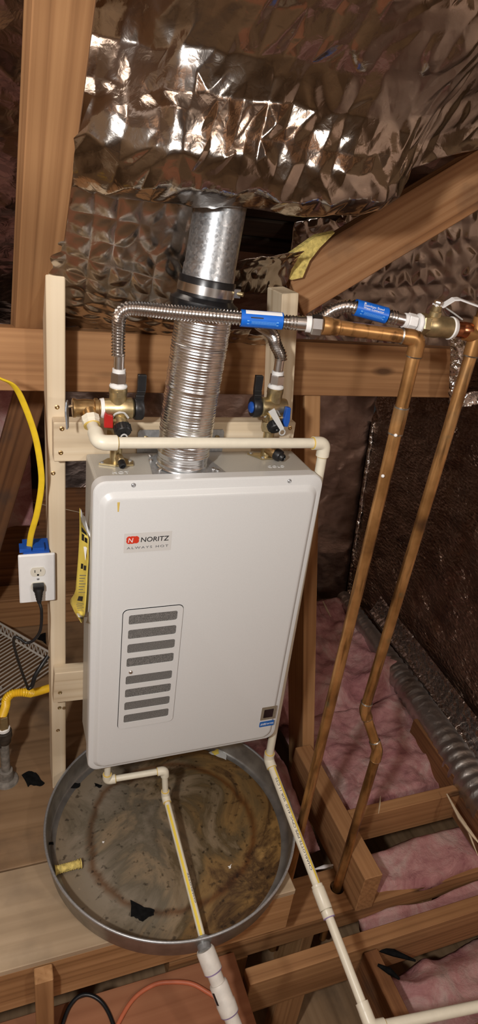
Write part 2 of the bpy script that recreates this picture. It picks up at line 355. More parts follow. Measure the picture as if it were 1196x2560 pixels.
def text(body, name, mat, parent, org, xd, yd, size, ext=.0004, shear=0, space=1, width=None):
    cu = bpy.data.curves.new(name, 'FONT'); cu.body = body; cu.size = size; cu.extrude = ext; cu.shear = shear; cu.space_character = space; cu.resolution_u = 3
    t = bpy.data.objects.new('tmp', cu); C.objects.link(t); bpy.context.view_layer.update()
    dg = bpy.context.evaluated_depsgraph_get(); me = bpy.data.meshes.new_from_object(t.evaluated_get(dg)); bpy.data.objects.remove(t)
    me.materials.clear(); xs = [v.co.x for v in me.vertices]; ys = [v.co.y for v in me.vertices]
    sx = width/(max(xs)-min(xs)) if width else 1
    xd, yd = Vector(xd).normalized(), Vector(yd).normalized(); zd = xd.cross(yd)
    for v in me.vertices:
        c = v.co; v.co = Vector(org)+xd*((c.x-min(xs))*sx)+yd*(c.y-min(ys))+zd*c.z
    return link(name, me, mat, parent)
# ------------------------------------------------------------------ foil sheets
def sheet(name, f, nu, nv, amp, mat, seed, period=2, seam=.0, jit=.3, level=2, crease=.55, label=None, cat=None, kind=None, keep=None, thick=0, envelope=None):
    """f(u,v) -> point on the smooth surface; jittered facets, quilted every `period` cells."""
    rng = random.Random(seed); bm = bmesh.new(); g = {}
    for j in range(nv+1):
        for i in range(nu+1):
            su = (i % period == 0); sv = (j % period == 0)
            ju = 0 if i in (0, nu) else rng.uniform(-jit, jit)*(.4 if su and seam else 1); jv = 0 if j in (0, nv) else rng.uniform(-jit, jit)*(.4 if sv and seam else 1)
            u, v = (i+ju)/nu, (j+jv)/nv; e = 1e-3
            p = f(u, v); n = (f(u+e, v)-f(u-e, v)).cross(f(u, v+e)-f(u, v-e)).normalized()
            k = envelope(u, v) if envelope else 1
            h = rng.uniform(-1, 1)*amp*k - (seam*k if (su or sv) else 0)
            g[i, j] = bm.verts.new(p+n*h)
    for j in range(nv):
        for i in range(nu):
            if keep and not keep((i+.5)/nu, (j+.5)/nv): continue
            a, b, c, d = g[i, j], g[i+1, j], g[i+1, j+1], g[i, j+1]
            if rng.random() < .5: bm.faces.new((a, b, c)); bm.faces.new((a, c, d))
            else: bm.faces.new((a, b, d)); bm.faces.new((b, c, d))
    cl = bm.edges.layers.float.new('crease_edge'); inv = {v: k for k, v in g.items()}
    for e in bm.edges:
        (i0, j0), (i1, j1) = inv[e.verts[0]], inv[e.verts[1]]
        if seam and ((i0 == i1 and i0 % period == 0) or (j0 == j1 and j0 % period == 0)): e[cl] = .9
        else: e[cl] = rng.choice((0, 0, crease, 1)) if crease else 0
    loose = [v for v in bm.verts if not v.link_faces]; bmesh.ops.delete(bm, geom=loose, context='VERTS')
    me = bpy.data.meshes.new(name); bm.to_mesh(me); bm.free()
    o = link(name, me, mat, None, True)
    s = o.modifiers.new('subdivision', 'SUBSURF'); s.levels = s.render_levels = level
    if thick: t = o.modifiers.new('solid', 'SOLIDIFY'); t.thickness = thick
    return setp(o, label, cat, kind=kind)
def bil(a, b, c, d):
    a, b, c, d = map(Vector, (a, b, c, d))
    return lambda u, v: a*(1-u)*(1-v)+b*u*(1-v)+c*u*v+d*(1-u)*v
# ================================================================== SETTING
ZPL, ZPT = -1.06, -1.355                               # platform top, wall-plate top
f_ = setp(abox('floor', (-3, 3.2), (-4.2, 3), (-1.80, -1.75), 'plyB', bev=.0), kind='structure')
# roof slope (foil-faced) rising from the back wall over the camera
RS = .56
def roofz(y): return .80-RS*(y-.1)
sheet('ceiling', bil(V(-2.2, 1.9, roofz(1.9)), V(2.6, 1.9, roofz(1.9)), V(2.6, -1.2, roofz(-1.2)), V(-2.2, -1.2, roofz(-1.2))), 96, 64, .011, 'foilB', 3, period=2, seam=.006, level=1, kind='structure')
def gable(name, pts, mat):
    m = MB(); m.v = [tuple(p) for p in pts]; m.f = [tuple(range(len(pts)))]
    return setp(m.build(name, mat), kind='structure')
far_slope = gable('wall_ridge', [V(-2.2, -1.2, roofz(-1.2)), V(2.6, -1.2, roofz(-1.2)), V(2.6, -4, .2), V(-2.2, -4, .2)], 'foilB')
gable('wall_front', [V(-2.2, -4, -1.75), V(2.6, -4, -1.75), V(2.6, -4, .2), V(-2.2, -4, .2)], 'plyB')
gable('wall_left', [V(-2.2, -4, -1.75), V(-2.2, 1.9, -1.75), V(-2.2, 1.9, roofz(1.9)), V(-2.2, -1.2, roofz(-1.2)), V(-2.2, -4, .2)], 'plyB')
# back and right walls of foil-faced board, brown reflections put into their colour
cb = at(868, 1492, Z=-1.36); ct = at(936, 1030, X=cb.x+.02); ct = cb+(ct-cb)*1.5
rb = at(1180, 1960, Z=-1.39); rb = cb+(rb-cb)*2.2
rt = rb+Vector((.12, 0, 1.9))
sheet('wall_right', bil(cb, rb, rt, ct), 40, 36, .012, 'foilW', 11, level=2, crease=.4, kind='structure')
lb = Vector((-1.4, cb.y+.10, cb.z)); lt = Vector((-1.4, ct.y+.10, ct.z))
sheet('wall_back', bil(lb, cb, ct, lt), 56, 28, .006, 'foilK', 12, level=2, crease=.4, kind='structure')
# low side wall of the far right, closing the eaves
gable('wall_far', [V(2.6, -4, -1.75), V(2.6, 1.9, -1.75), V(2.6, 1.9, roofz(1.9)), V(2.6, -1.2, roofz(-1.2)), V(2.6, -4, .2)], 'plyB')
# rafters behind the camera, which the foil mirrors
for i, x in enumerate((-1.5, -.9, .15, .75, 1.35, 1.95)):
    a = V(x, -1.28, roofz(-1.2)-.08); b = V(x, -3.9, .2+.0)
    board('rafter', a, b, .14, .04, (0, 0, 1), 'fir', parent=far_slope)
# ---- platform
abox('platform_deck', (-1.2, .50), (-.258, -.02), (ZPL-.018, ZPL), 'ply', 'pale worn plywood deck board under the round drain pan', 'board')
abox('platform_deck', (-1.2, .50), (-.016, .60), (ZPL-.018, ZPL), 'plyB', 'brown plywood deck board carrying the iron gas pipe', 'board')
abox('platform_deck', (-1.2, .44), (.604, 1.16), (ZPL-.02, ZPL-.002), 'plyB', 'brown plywood deck board under the white wire shelf', 'board')
abox('platform_joist', (-1.2, .50), (-.256, -.218), (-1.225, ZPL-.019), 'firL', 'amber joist along the front edge of the plywood deck', 'joist')
abox('platform_joist', (-1.2, .42), (.25, .288), (-1.225, ZPL-.019), 'fir', 'brown joist under the plywood deck behind the drain pan', 'joist')
abox('trimmer', (.10, .138), (-.21, .24), (-1.225, ZPL-.019), 'fir', 'short brown joist running front to back under the drain pan', 'joist')
p = at(112, 2480, Y=-.285)
abox('support_post', (p.x-.021, p.x+.019), (-.294, -.258), (-1.371, ZPL-.019), 'firL', 'amber upright post holding up the front of the plywood deck', 'post')
abox('support_post', (.40, .438), (-.198, -.125), (-1.75, -1.432), 'firL', 'amber upright post beneath the joist under the pan drain', 'post')
# ---- wall top plate with drilled holes for the two copper pipes
hA = at(715, 2250, Z=ZPT); hB = at(848, 2225, Z=ZPT)
AX, AY = hA.x, -.104
BX, BY = hB.x, -.118
pl = MB().box((.20, -.195, ZPT-.076+Z0), (1.62, -.06, ZPT+Z0)).build('wall_plate', 'fir')
cut = MB().cyl(V(AX+.001, AY-.003, -1.6), V(AX+.001, AY-.003, -1.2), .020).cyl(V(BX-.002, BY-.003, -1.6), V(BX-.002, BY-.003, -1.2), .022).build('cutter', None)
bo = pl.modifiers.new('b', 'BOOLEAN'); bo.object = cut; bo.operation = 'DIFFERENCE'
dg = bpy.context.evaluated_depsgraph_get(); me = bpy.data.meshes.new_from_object(pl.evaluated_get(dg)); pl.modifiers.clear(); pl.data = me; bpy.data.objects.remove(cut)
setp(pl, 'brown top plate with two drilled holes for copper pipes', 'beam')
for x in (.28, .62, 1.05, 1.45):
    abox('cripple_stud', (x, x+.038), (-.19, -.065), (-1.75, ZPT-.077), 'firL', 'upright wall stud standing below the drilled top plate', 'stud', 'studs below the drilled plate')
# joist resting on the plate
e0 = at(935, 2190, Z=-1.20)
abox('joist', (e0.x-.030, e0.x+.030), (-.205, .30), (ZPT+.001, -1.20), 'fir', 'brown joist with cut end resting on the drilled plate', 'joist')
ea = at(919, 2040, Z=-1.215)
abox('blocking', (e0.x+.032, 1.40), (ea.y-.0, ea.y+.038), (-1.34, -1.215), 'fir', 'brown blocking between joists, half sunk in pink insulation', 'board')
board('ledger', at(1030, 1830, Z=-1.26), at(1215, 2100, Z=-1.26), .14, .022, (0, 0, 1), 'firD', 'thin reddish board along the silver duct', 'board')
# beam in front, across the gap
abox('header', (.395, 1.75), (-.305, -.262), (-1.505, -1.352), 'fir', 'long brown header beam crossing in front of the drilled plate', 'beam')
abox('header_post', (.50, .59), (-.300, -.265), (-1.75, -1.507), 'fir', 'short brown post under the front header beam', 'post')
fa = at(920, 2368, Z=-1.37)
abox('joist', (fa.x-.018, fa.x+.026), (-1.0, -.308), (-1.53, -1.37), 'firD', 'dark joist butting into the front header beam', 'joist')
sub = abox('landing_deck', (-.9, .385), (-1.3, -.203), (-1.392, -1.372), 'plyR', 'reddish plywood landing board with the coral cable on it', 'board')
abox('landing_joist', (-.9, .385), (-.300, -.210), (-1.53, -1.393), 'firD', 'dark joist beneath the reddish plywood landing', 'joist')
abox('edge_strip', (.80, 1.7), (-.585, -.55), (-1.42, -1.375), 'fir', 'brown wooden strip beside the cream pipe, edging pink insulation', 'board')
# ---- pink insulation
def blob(name, x, y, z, amp, seed, label, nx=70, ny=70, slope=(0, 0), skirt=.08):
    v = []; fc = []
    for j in range(ny+1):
        for i in range(nx+1):
            X = x[0]+(x[1]-x[0])*i/nx; Y = y[0]+(y[1]-y[0])*j/ny
            q = Vector((X*3.2+seed, Y*3.2, seed)); h = noise.fractal(q, 1., 2.1, 5)*.7 + (.5-abs(noise.noise(Vector((X*6, Y*6+seed, 3)))))*.7 + noise.noise(Vector((X*18, Y*18, seed)))*.22 + noise.noise(Vector((X*45, Y*45, seed)))*.10
            ed = min(1, 8*min(i/nx, 1-i/nx, j/ny, 1-j/ny))
            v.append((X+noise.noise(q*2)*.015, Y+noise.noise(q*2+Vector((9, 9, 9)))*.015, z+Z0+h*amp+slope[0]*(X-x[0])+slope[1]*(Y-y[0])-(1-ed)*skirt))
    for j in range(ny):
        for i in range(nx):
            a = j*(nx+1)+i; fc.append((a, a+1, a+nx+2, a+nx+1))
    me = bpy.data.meshes.new(name); me.from_pydata(v, [], fc); me.update()
    o = link(name, me, 'pink', None, True); s = o.modifiers.new('solid', 'SOLIDIFY'); s.thickness = .04
    return setp(o, label, 'insulation')
blob('insulation_batt', (e0.x+.035, 1.46), (.03, .55), -1.27, .05, 2.3, 'pink fiberglass batt behind the blocking, beside the silver duct')
blob('insulation_batt', (.58, 1.50), (.50, 1.22), -1.22, .07, 5.1, 'deep pink fiberglass batts heaped in the far corner by foil wall')
blob('insulation_batt', (.52, e0.x-.033), (.02, .55), -1.28, .04, 8.4, 'narrow pink fiberglass strip between leaning post and joist')
blob('insulation_batt', (e0.x+.035, 1.42), (-.19, -.035), -1.335, .022, 12.4, 'thin pink fiberglass lying on the top plate before the blocking', 60, 20, skirt=.03)
blob('insulation_batt', (fa.x+.03, 1.72), (-.95, -.308), -1.455, .05, 15.9, 'pink fiberglass batt between header beam and dark joist')
blob('insulation_batt', (.80, 1.6), (-.258, -.197), -1.40, .02, 18.9, 'grey-pink fiberglass tuft stuffed between plate and header', 40, 12, skirt=.03)
# insulation standing behind the heater on the left
def wallblob(name, x, z, y, amp, seed, label):
    v = []; fc = []; nx, nz = 50, 36
    for j in range(nz+1):
        for i in range(nx+1):
            X = x[0]+(x[1]-x[0])*i/nx; Z = z[0]+(z[1]-z[0])*j/nz; q = Vector((X*4+seed, Z*4, seed))
            v.append((X, y-amp*noise.fractal(q, 1., 2., 5)-.25*(1-j/nz)**2, Z+Z0))
    for j in range(nz):
        for i in range(nx):
            a = j*(nx+1)+i; fc.append((a, a+1, a+nx+2, a+nx+1))
    me = bpy.data.meshes.new(name); me.from_pydata(v, [], fc); me.update(); o = link(name, me, 'pink', None, True)
    s = o.modifiers.new('solid', 'SOLIDIFY'); s.thickness = .03
    return setp(o, label, 'insulation')
wallblob('insulation_batt', (-.75, -.06), (-.62, .02), 1.22, .06, 4.4, 'pink fiberglass batt standing against the back foil wall')
abox('back_panel', (-1.1, .50), (1.10, 1.12), (ZPL-.001, -.54), 'firD', 'dark brown plywood panel standing behind the new stud', 'board')
abox('back_sill', (-1.1, .38), (.98, 1.08), (ZPL-.001, -.93), 'fir', 'orange-brown sill board lying at the foot of the back panel', 'board')
ba, bb = at(75, 985, Y=.8), at(-5, 1260, Y=.8)
board('rear_brace', ba+(ba-bb)*1.15, bb+(bb-ba)*(bb.z-ZPL-Z0)/(ba.z-bb.z), .09, .04, (1, 0, 0), 'firD', 'dark brown slanting brace behind the yellow cable', 'brace')
# ================================================================== TIMBER FRAME
D = .164; H = .784; W = .5; YS = D+.038
xl0, xl1 = at(119, 1045, Y=YS).x, at(164, 1100, Y=YS).x
st1 = abox('stud', (xl0, xl1), (YS, YS+.089), (ZPL, at(160, 690, Y=YS).z-Z0), 'pine', 'new pale pine stud standing beside the outlet', 'stud')
board('stud', V(.447, YS+.0445, .345), V(.532, YS+.0445, -.40), .089, .040, (0, 1, 0), 'pine', 'new pale pine stud behind the cold valve', 'stud')
cx0 = at(134, 1080, Y=D).x
cr1 = abox('cleat', (cx0, .493), (D+.0005, YS), (-.026, .062), 'pine', 'new pine cleat the heater hangs from, spanning both studs', 'board')
cr2 = board('cleat', V(-.064, D+.019, -.652), V(.42, D+.019, -.675), .098, .036, (0, 0, 1), 'pine', 'new pine cleat low behind the heater, screwed to the stud', 'board')
bm_ = abox('collar_beam', (-1.6, 1.035), (YS+.0895, YS+.1275), (.088, .222), 'fir', 'long brown beam running behind the studs and vent duct', 'beam')
pa = at(757, 990, Y=YS+.165); pb = at(752, 2120, Y=YS+.165)
board('rear_post', pa+(pa-pb)*.04, pb, .045, .13, (1, 0, 0), 'firL', 'amber old post leaning behind the heater, right of drain pan', 'post')
# left roof post rising toward the viewer
ra = at(80, 815, Y=YS+.13); rv = Vector((.020, -.42, .50)).normalized()
board('roof_strut', ra-rv*.03, ra+rv*.85, .080, .04, (1, .25, 0), 'fir', 'broad brown roof strut rising behind the pale stud', 'strut')
# diagonal brace right
YD = YS+.125
d0 = (at(770, 775, Y=YD)+at(840, 590, Y=YD)+2*at(790, 700, Y=YD))/4
la, lb_ = at(770, 775, Y=YD), at(1196, 517, Y=YD); ua, ub = at(840, 588, Y=YD), at(1196, 362, Y=YD)
dv = (lb_-la).normalized(); nrm = Vector((-dv.z, 0, dv.x)); wd = ((ua-la).dot(nrm)+(ub-la).dot(nrm))/2
mid = la+nrm*wd/2
board('diagonal_brace', mid-dv*.02, mid+dv*.60, wd, .04, nrm, 'firR', 'wide brown diagonal brace rising from the collar beam', 'brace')
# screws in timber
def screwhead(u, v, Y, parent, r=.0045, mat='zinc'):
    p_ = at(u, v, Y=Y); m = MB().prof(p_+Vector((0, .001, 0)), (0, -1, 0), [(0, r), (.0012, r), (.002, r*.6), (.0012, r*.45), (.0008, .0004)], 14)
    return m.build('screw', mat, parent, True)
for par, Y_, mt, pts in ((cr1, D, 'bronze', ((155, 1072), (152, 1132), (726, 1070), (724, 1129))), (cr2, D-.001, 'brass', ((150, 1732), (149, 1770))), (st1, YS, 'bronze', ((143, 1018), (133, 1183), (145, 1826)))):
    for u, v in pts:
        o = screwhead(u, v, Y_, None, .005, mt); o.parent = par; o.matrix_parent_inverse = par.matrix_basis.inverted()
# ================================================================== FOIL OVERHEAD
# hanging foil blanket: runs down toward the vent and curls under
HEM = [(95, 462), (165, 478), (300, 512), (420, 520), (520, 532), (620, 532), (720, 552), (850, 556), (950, 545), (990, 528), (1006, 490), (1032, 440), (1110, 412), (1200, 385), (1330, 360)]
def polyx(E, t):
    q = t*(len(E)-1); i = min(max(int(q), 0), len(E)-2); f = q-i; return (E[i][0]*(1-f)+E[i+1][0]*f, E[i][1]*(1-f)+E[i+1][1]*f)
def blanket(u, v):
    a = polyx(HEM, u); k = max(0, (u-.55)/.45)
    p_ = at(a[0], a[1], Y=-.01+.08*k+.13*max(0, 1-u/.2))
    if v < .15:                                          # hem rolled under
        t = v/.15*math.pi*.8; return p_+Vector((0, .040+.038*math.cos(t), .030-.030*math.sin(t)))
    t = (v-.15)/.85; y0 = .040+.038*math.cos(math.pi*.8); z0 = .030-.030*math.sin(math.pi*.8)
    x = -.18*k*t
    return p_+Vector((.05*t, .05*t*max(0, 1-u/.33)+y0-.03*math.sin(min(1, t*3)*math.pi/2)-.13*t-.03*math.sin(t*7+u*4), z0+.36*t))
sheet('foil_blanket', blanket, 48, 16, .0030, 'foil', 21, period=2, seam=.0040, jit=.30, level=3, crease=.25, label='crumpled silver foil blanket hanging from the roof above the vent pipe', cat='foil insulation', thick=.0012)
# sagging quilted sheet behind the vent
def sag(u, v):
    x = -.075+u*.54; y = .335-.245*v; z = .215+.29*v-.07*math.sin(v*math.pi)*(.4+.6*math.sin(u*math.pi))-.05*u*u
    return V(x, y, z)
sheet('foil_sheet', sag, 26, 20, .0014, 'foilG', 22, period=2, seam=.0065, jit=.10, level=3, crease=.0, label='sagging quilted foil sheet behind the vent pipe', cat='foil insulation', thick=.001, keep=lambda u, v: not (u > .55 and v > .45-.25*(u-.55)))
# dark roof boards showing in the gap
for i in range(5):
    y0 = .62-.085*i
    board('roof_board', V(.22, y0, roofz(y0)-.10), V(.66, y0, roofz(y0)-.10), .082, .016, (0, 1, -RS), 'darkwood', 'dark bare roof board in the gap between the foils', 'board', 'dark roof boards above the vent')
def slope_r(u, v):
    a = at(690+640*u, 900+15*u, Y=.66); b = at(740+600*u, 560-150*u, Y=.44); q = a.lerp(b, v); return q+Vector((0, -.02*math.sin(v*3.1)*math.sin(u*9), 0))
sheet('foil_sheet', slope_r, 34, 20, .0045, 'foilG', 24, period=2, seam=.008, jit=.22, level=2, crease=.5, label='crinkled quilted foil sheet behind the diagonal brace', cat='foil insulation', thick=.001)
# torn yellow fiberglass flap
fl = [(705, 662), (722, 640), (748, 622), (790, 592), (838, 582), (800, 620), (775, 652), (757, 694), (730, 700), (706, 690)]
m = MB(); m.prism([at(u, v, Y=.285) for u, v in fl], (0, .012, .004)); o = m.build('torn_fiberglass', 'yfoam'); setp(o, 'torn yellow fiberglass flap at the foot of the diagonal brace', 'insulation')
def flap(u, v):
    a = at(560+150*u, 742-6*u, Y=.30); b = at(600+165*u, 660-25*u, Y=.20); return a.lerp(b, v)+Vector((0, 0, .02*math.sin(v*3)))
sheet('foil_flap', flap, 12, 8, .002, 'foilG', 25, seam=.004, jit=.15, level=2, label='loose foil flap between vent pipe and diagonal brace', cat='foil insulation', thick=.001)
# foil tape hanging at the beam end
def strip(u, v):
    p_ = at(1128+(30+14*math.sin(v*5))*u-6*v, 845+165*v, Y=.21); return p_+Vector((0, -.012*math.sin(u*math.pi), 0))
sheet('foil_tape', strip, 5, 16, .004, 'tape', 27, jit=.25, level=2, crease=.7, label='crumpled bright foil tape hanging over the beam end', cat='tape', thick=.0008)
def strip2(u, v):
    p_ = at(1148+50*u, 985+35*v-10*u, Y=.30); return p_
sheet('foil_scrap', strip2, 7, 6, .006, 'tape', 28, jit=.3, level=1, crease=.7, label='bright crumpled foil scrap beside the right copper pipe', cat='tape', thick=.0008)
# ---- silver duct at the foot of the right wall
dpx = [(858, 1492), (880, 1522), (930, 1592), (1000, 1690), (1080, 1806), (1150, 1910), (1230, 2030)]
P = resample(spline([at(u, v, Z=-1.20) for u, v in dpx], 10), .010)
rr = [.030+.030*min(1, 1.3*i/len(P))+(.0035 if i % 4 == 0 else 0)+.002*math.sin(i*1.7) for i in range(len(P))]
o = MB().tube(P, rr, 28).build('foil_duct', 'duct', None, True, 80); setp(o, 'ribbed silver foil duct lying along the dark foil wall', 'duct')
def dsheet(u, v):
    q = P[min(len(P)-1, int((.12+.86*u)*(len(P)-1)))]; return q+Vector((.045+.075*v, .0, .030-.055*math.sin(v*math.pi)+.06*v))
sheet('duct_wrap', dsheet, 30, 5, .007, 'tape', 31, jit=.3, level=2, crease=.5, label='loose shiny foil strip between the ribbed duct and foil wall', cat='foil insulation', thick=.001)
def seam_(u, v):
    q = cb.lerp(ct, .02+.62*v); return q+Vector((-.02+.022*u, -.02-.012*math.sin(u*3.1), 0))
sheet('corner_seam_tape', seam_, 3, 34, .004, 'tape', 33, jit=.3, level=1, crease=.7, label='thin glinting foil seam in the corner of the two foil walls', cat='tape', thick=.0008)
# ================================================================== WATER HEATER
wh = empty('water_heater', V(.25, .08, -H), 'white wall-mounted tankless water heater with louvered front grille', 'water heater')
body = MB().box((.007, .026, -H+.006+Z0), (W-.007, D-.0005, -.007+Z0)).build('body', 'enamel', wh); bevel(body, .006, 3)
def loopmesh(loops):
    m = MB(); n = len(loops[0])
    for L in loops: m.v += [tuple(p_) for p_ in L]
    for a in range(len(loops)-1):
        for i in range(n):
            j = (i+1) % n; m.f.append((a*n+i, a*n+j, (a+1)*n+j, (a+1)*n+i))
    m.f.append(tuple(range((len(loops)-1)*n, len(loops)*n))); m.f.append(tuple(range(n))[::-1])
    return m
# cover: flange, step up to the raised field
gx0, gx1, gz0, gz1 = .0672, .2015, -.6462, -.3012
lp = [rrect(0, W, -H, 0, .026, .030), rrect(0, W, -H, 0, .026, .004), rrect(.002, W-.002, -H+.002, -.002, .025, .0008), rrect(.004, W-.004, -H+.004, -.004, .024, 0),
      rrect(.012, W-.012, -H+.010, -.021, .026, 0), rrect(.0135, W-.0135, -H+.0115, -.023, .026, -.001), rrect(.019, W-.019, -H+.017, -.030, .024, -.0075), rrect(.0215, W-.0215, -H+.0195, -.033, .023, -.009), rrect(.025, W-.025, -H+.023, -.037, .022, -.0095)]
cov = loopmesh(lp).build('front_cover', 'white', wh, True, 25)
YF = -.0095
for u, v in ((.0779, -.0085), (.4162, -.0115)):
    MB().prof(V(u, .0005, v), (0, -1, 0), [(0, .0048), (.001, .0048), (.0026, .0035), (.003, .0022), (.0022, .0015), (.0016, .0003)], 18).build('screw', 'zinc', cov, True)
# grille: recessed gap, frame with eight slots, filter mesh behind
MB().prism(rrect(gx0-.0012, gx1+.0012, gz0-.0012, gz1+.0012, .0125, YF-.0002), (0, .0022, 0)).build('grille_gap', 'ink', wh)
slots = []
for i in range(8):
    z1 = -.3145-.0394*i-(.0125 if i > 3 else 0); slots.append((z1-.0252, z1))
bm = bmesh.new()
def addloop(pts): return [bm.edges.new((a, b)) for vs_ in [[bm.verts.new(p_) for p_ in pts]] for a, b in zip(vs_, vs_[1:]+vs_[:1])]
ed = addloop(rrect(gx0, gx1, gz0, gz1, .0115, YF-.0022))
for z0_, z1_ in slots: ed += addloop(rrect(.080, .189, z0_, z1_, .0048, YF-.0022, 4))
bmesh.ops.triangle_fill(bm, use_beauty=True, edges=ed)
me = bpy.data.meshes.new('grille_frame'); bm.to_mesh(me); bm.free()
gf = link('grille', me, 'white', wh); s = gf.modifiers.new('solid', 'SOLIDIFY'); s.thickness = .0014; s.offset = 0
for z0_, z1_ in slots:
    MB().prism(rrect(.0795, .1895, z0_-.0005, z1_+.0005, .0048, YF-.0012, 4), (0, .0004, 0)).build('filter_mesh', 'mesh', gf)
MB().prof(V(.0905, YF-.002, -.4735), (0, -1, 0), [(0, .0052), (.001, .0052), (.003, .0042), (.0042, .0022), (.0044, .0004)], 18).build('screw', 'chrome', gf, True)
# display window and badge
dsp = MB().prism(rrect(.4432, .4850, -.7008, -.6562, .0015, YF-.0008), (0, .001, 0)).build('display_bezel', 'bezel', wh)
MB().prism(rrect(.4505, .4770, -.6930, -.6650, .001, YF-.0014), (0, .0008, 0)).build('display_window', 'glass', dsp)
bd = MB().prism(rrect(.4435, .4972-.012, -.7250, -.7065, .003, YF-.0006), (0, .0006, 0)).build('certification_badge', 'badge', wh)
text('AHRI', 'lettering', 'paperwhite', bd, V(.4455, YF-.0009, -.7195), (1, 0, 0), (0, 0, 1), .0105, .0002, .25, .95, .0175)
text('CERTIFIED', 'lettering', 'paperwhite', bd, V(.4640, YF-.0009, -.7185), (1, 0, 0), (0, 0, 1), .0062, .0002, 0, 1, .0195)
# brand sticker
st_ = MB().prism(rrect(.062, .1615, -.1575, -.1115, .001, YF-.0003), (0, .0003, 0)).build('brand_sticker', 'clear', wh)
def clover(cx, cz, r, y):
    pts = []
    for k in range(48):
        a = 2*math.pi*k/48; rad = r*(.86+.22*abs(math.sin(2*a+0))**.7); pts.append((cx+rad*math.cos(a), y, cz+rad*math.sin(a)+Z0))
    return pts
lg = MB().prism(clover(.0845, -.1272, .0088, YF-.0008), (0, .0006, 0)); lg.build('emblem', 'logored', st_)
MB().prism(clover(.0755, -.1272, .0092, YF-.0012), (0, .0006, 0)).build('emblem', 'logored', st_)
text('N', 'lettering', 'paperwhite', st_, V(.0703, YF-.0015, -.1325), (1, 0, 0), (0, 0, 1), .0150, .0003, .15, 1, .0105)
text('NORITZ', 'lettering', 'ink', st_, V(.0968, YF-.0007, -.1335), (1, 0, 0), (0, 0, 1), .0158, .0003, .08, 1, .0590)
text('ALWAYS HOT', 'lettering', 'greyink', st_, V(.0685, YF-.0007, -.1487), (1, 0, 0), (0, 0, 1), .0075, .0002, 0, 1.3, .0870)
# pencil / tape mark and paint specks
MB().prism([V(.0455, YF-.0002, -.040), V(.0505, YF-.0002, -.040), V(.0490, YF-.0002, -.061), V(.0468, YF-.0002, -.061)], (0, -.0004, 0)).build('tape_mark', 'glue', wh)
# embossed words and vent flange on the top face
text('HOT', 'embossed_word', 'white', wh, V(.046, .052, -.0068), (1, 0, 0), (0, 1, 0), .016, .0006, 0, 1.15, .034)
text('COLD', 'embossed_word', 'white', wh, V(.392, .062, -.0068), (1, 0, 0), (0, 1, 0), .015, .0006, 0, 1.15, .040)
fp = [(.125, .040), (.135, .125), (.16, .150), (.262, .150), (.285, .040)]
pf = MB().prism([V(x, y, -.0068) for x, y in fp], (0, 0, .0014)).build('flue_plate', 'zinc', wh)
for x, y in ((.137, .112), (.141, .138), (.262, .06), (.270, .052), (.145, .062)):
    MB().prof(V(x, y, -.0055), (0, 0, 1), [(0, .005), (.0025, .0045), (.004, .0025), (.0042, .0004)], 12).build('screw', 'chrome', pf, True)
# hanging brackets on the cleat
for x in (.147, .285):
    b = MB(); b.prism([V(x-.030, D-.0028, -.008), V(x+.030, D-.0028, -.008), V(x+.030, D-.0028, .040), V(x+.026, D-.0028, .046), V(x-.026, D-.0028, .046), V(x-.030, D-.0028, .040)], (0, .0024, 0))
    o = b.build('hanging_bracket', 'zinc', wh)
    MB().prof(V(x+(-.012 if x < .2 else .014), D-.003, .027), (0, -1, 0), [(0, .006), (.0015, .006), (.003, .004), (.0022, .002), (.002, .0004)], 14).build('screw', 'brass', o, True)
# ---- notices taped on the heater's left side
def paper(name, fn, mat, label, nu=6, nv=20):
    v = [tuple(fn(i/nu, j/nv)) for j in range(nv+1) for i in range(nu+1)]; fc = [(j*(nu+1)+i, j*(nu+1)+i+1, (j+1)*(nu+1)+i+1, (j+1)*(nu+1)+i) for j in range(nv) for i in range(nu)]
    me = bpy.data.meshes.new(name); me.from_pydata(v, [], fc); me.update(); o = link(name, me, mat, None, True); s = o.modifiers.new('solid', 'SOLIDIFY'); s.thickness = .0005
    return setp(o, label, 'paper') if label else o
# curved sheet: pixel edges on the unit's side, standing off a little at the left
LE = [(199, 1270), (199, 1330), (196, 1390), (192, 1440), (189, 1480), (174, 1503), (186, 1530), (203, 1557)]
RE = [(212, 1318), (222, 1345), (222, 1400), (219, 1440), (217, 1480), (215, 1510), (213, 1535), (206, 1556)]
def edge(E, t):
    q = t*(len(E)-1); i = min(int(q), len(E)-2); f = q-i; return (E[i][0]*(1-f)+E[i+1][0]*f, E[i][1]*(1-f)+E[i+1][1]*f)
def notice(u, v):
    a, b = edge(LE, v), edge(RE, v); x = -.018*(1-u)**1.2-.003+.004*math.sin(v*6)
    return at(a[0]*(1-u)+b[0]*u, a[1]*(1-u)+b[1]*u, X=x-.012*max(0, v-.6)*(1-u))
no = paper('notice_sheet', notice, 'paperY', 'yellow printed notice taped to the left side of the heater')
def strokes(rows, name, mat, lift=.0012):
    m = MB()
    for v0, v1, u0, u1 in rows:
        q = [notice(u0, v0), notice(u1, v0+.0), notice(u1, v1), notice(u0, v1)]; n = (q[1]-q[0]).cross(q[3]-q[0]).normalized()
        if n.dot(CAM-q[0]) < 0: n = -n
        b = len(m.v); m.v += [tuple(p_+n*lift) for p_ in q]; m.f.append((b, b+1, b+2, b+3))
    o = m.build(name, mat, no); return o
strokes([(.10, .13, .2, .85), (.14, .18, .25, .5), (.15, .18, .6, .9)], 'headline', 'ink')
strokes([(.33, .37, .35, .55), (.34, .38, .62, .85)], 'subhead', 'ink')
strokes([(.42+.025*i, .426+.025*i, .3, .9-.1*(i % 3)) for i in range(7)], 'print_lines', 'greyink')
strokes([(.625, .685, .45, .78)], 'print_block', 'ink')
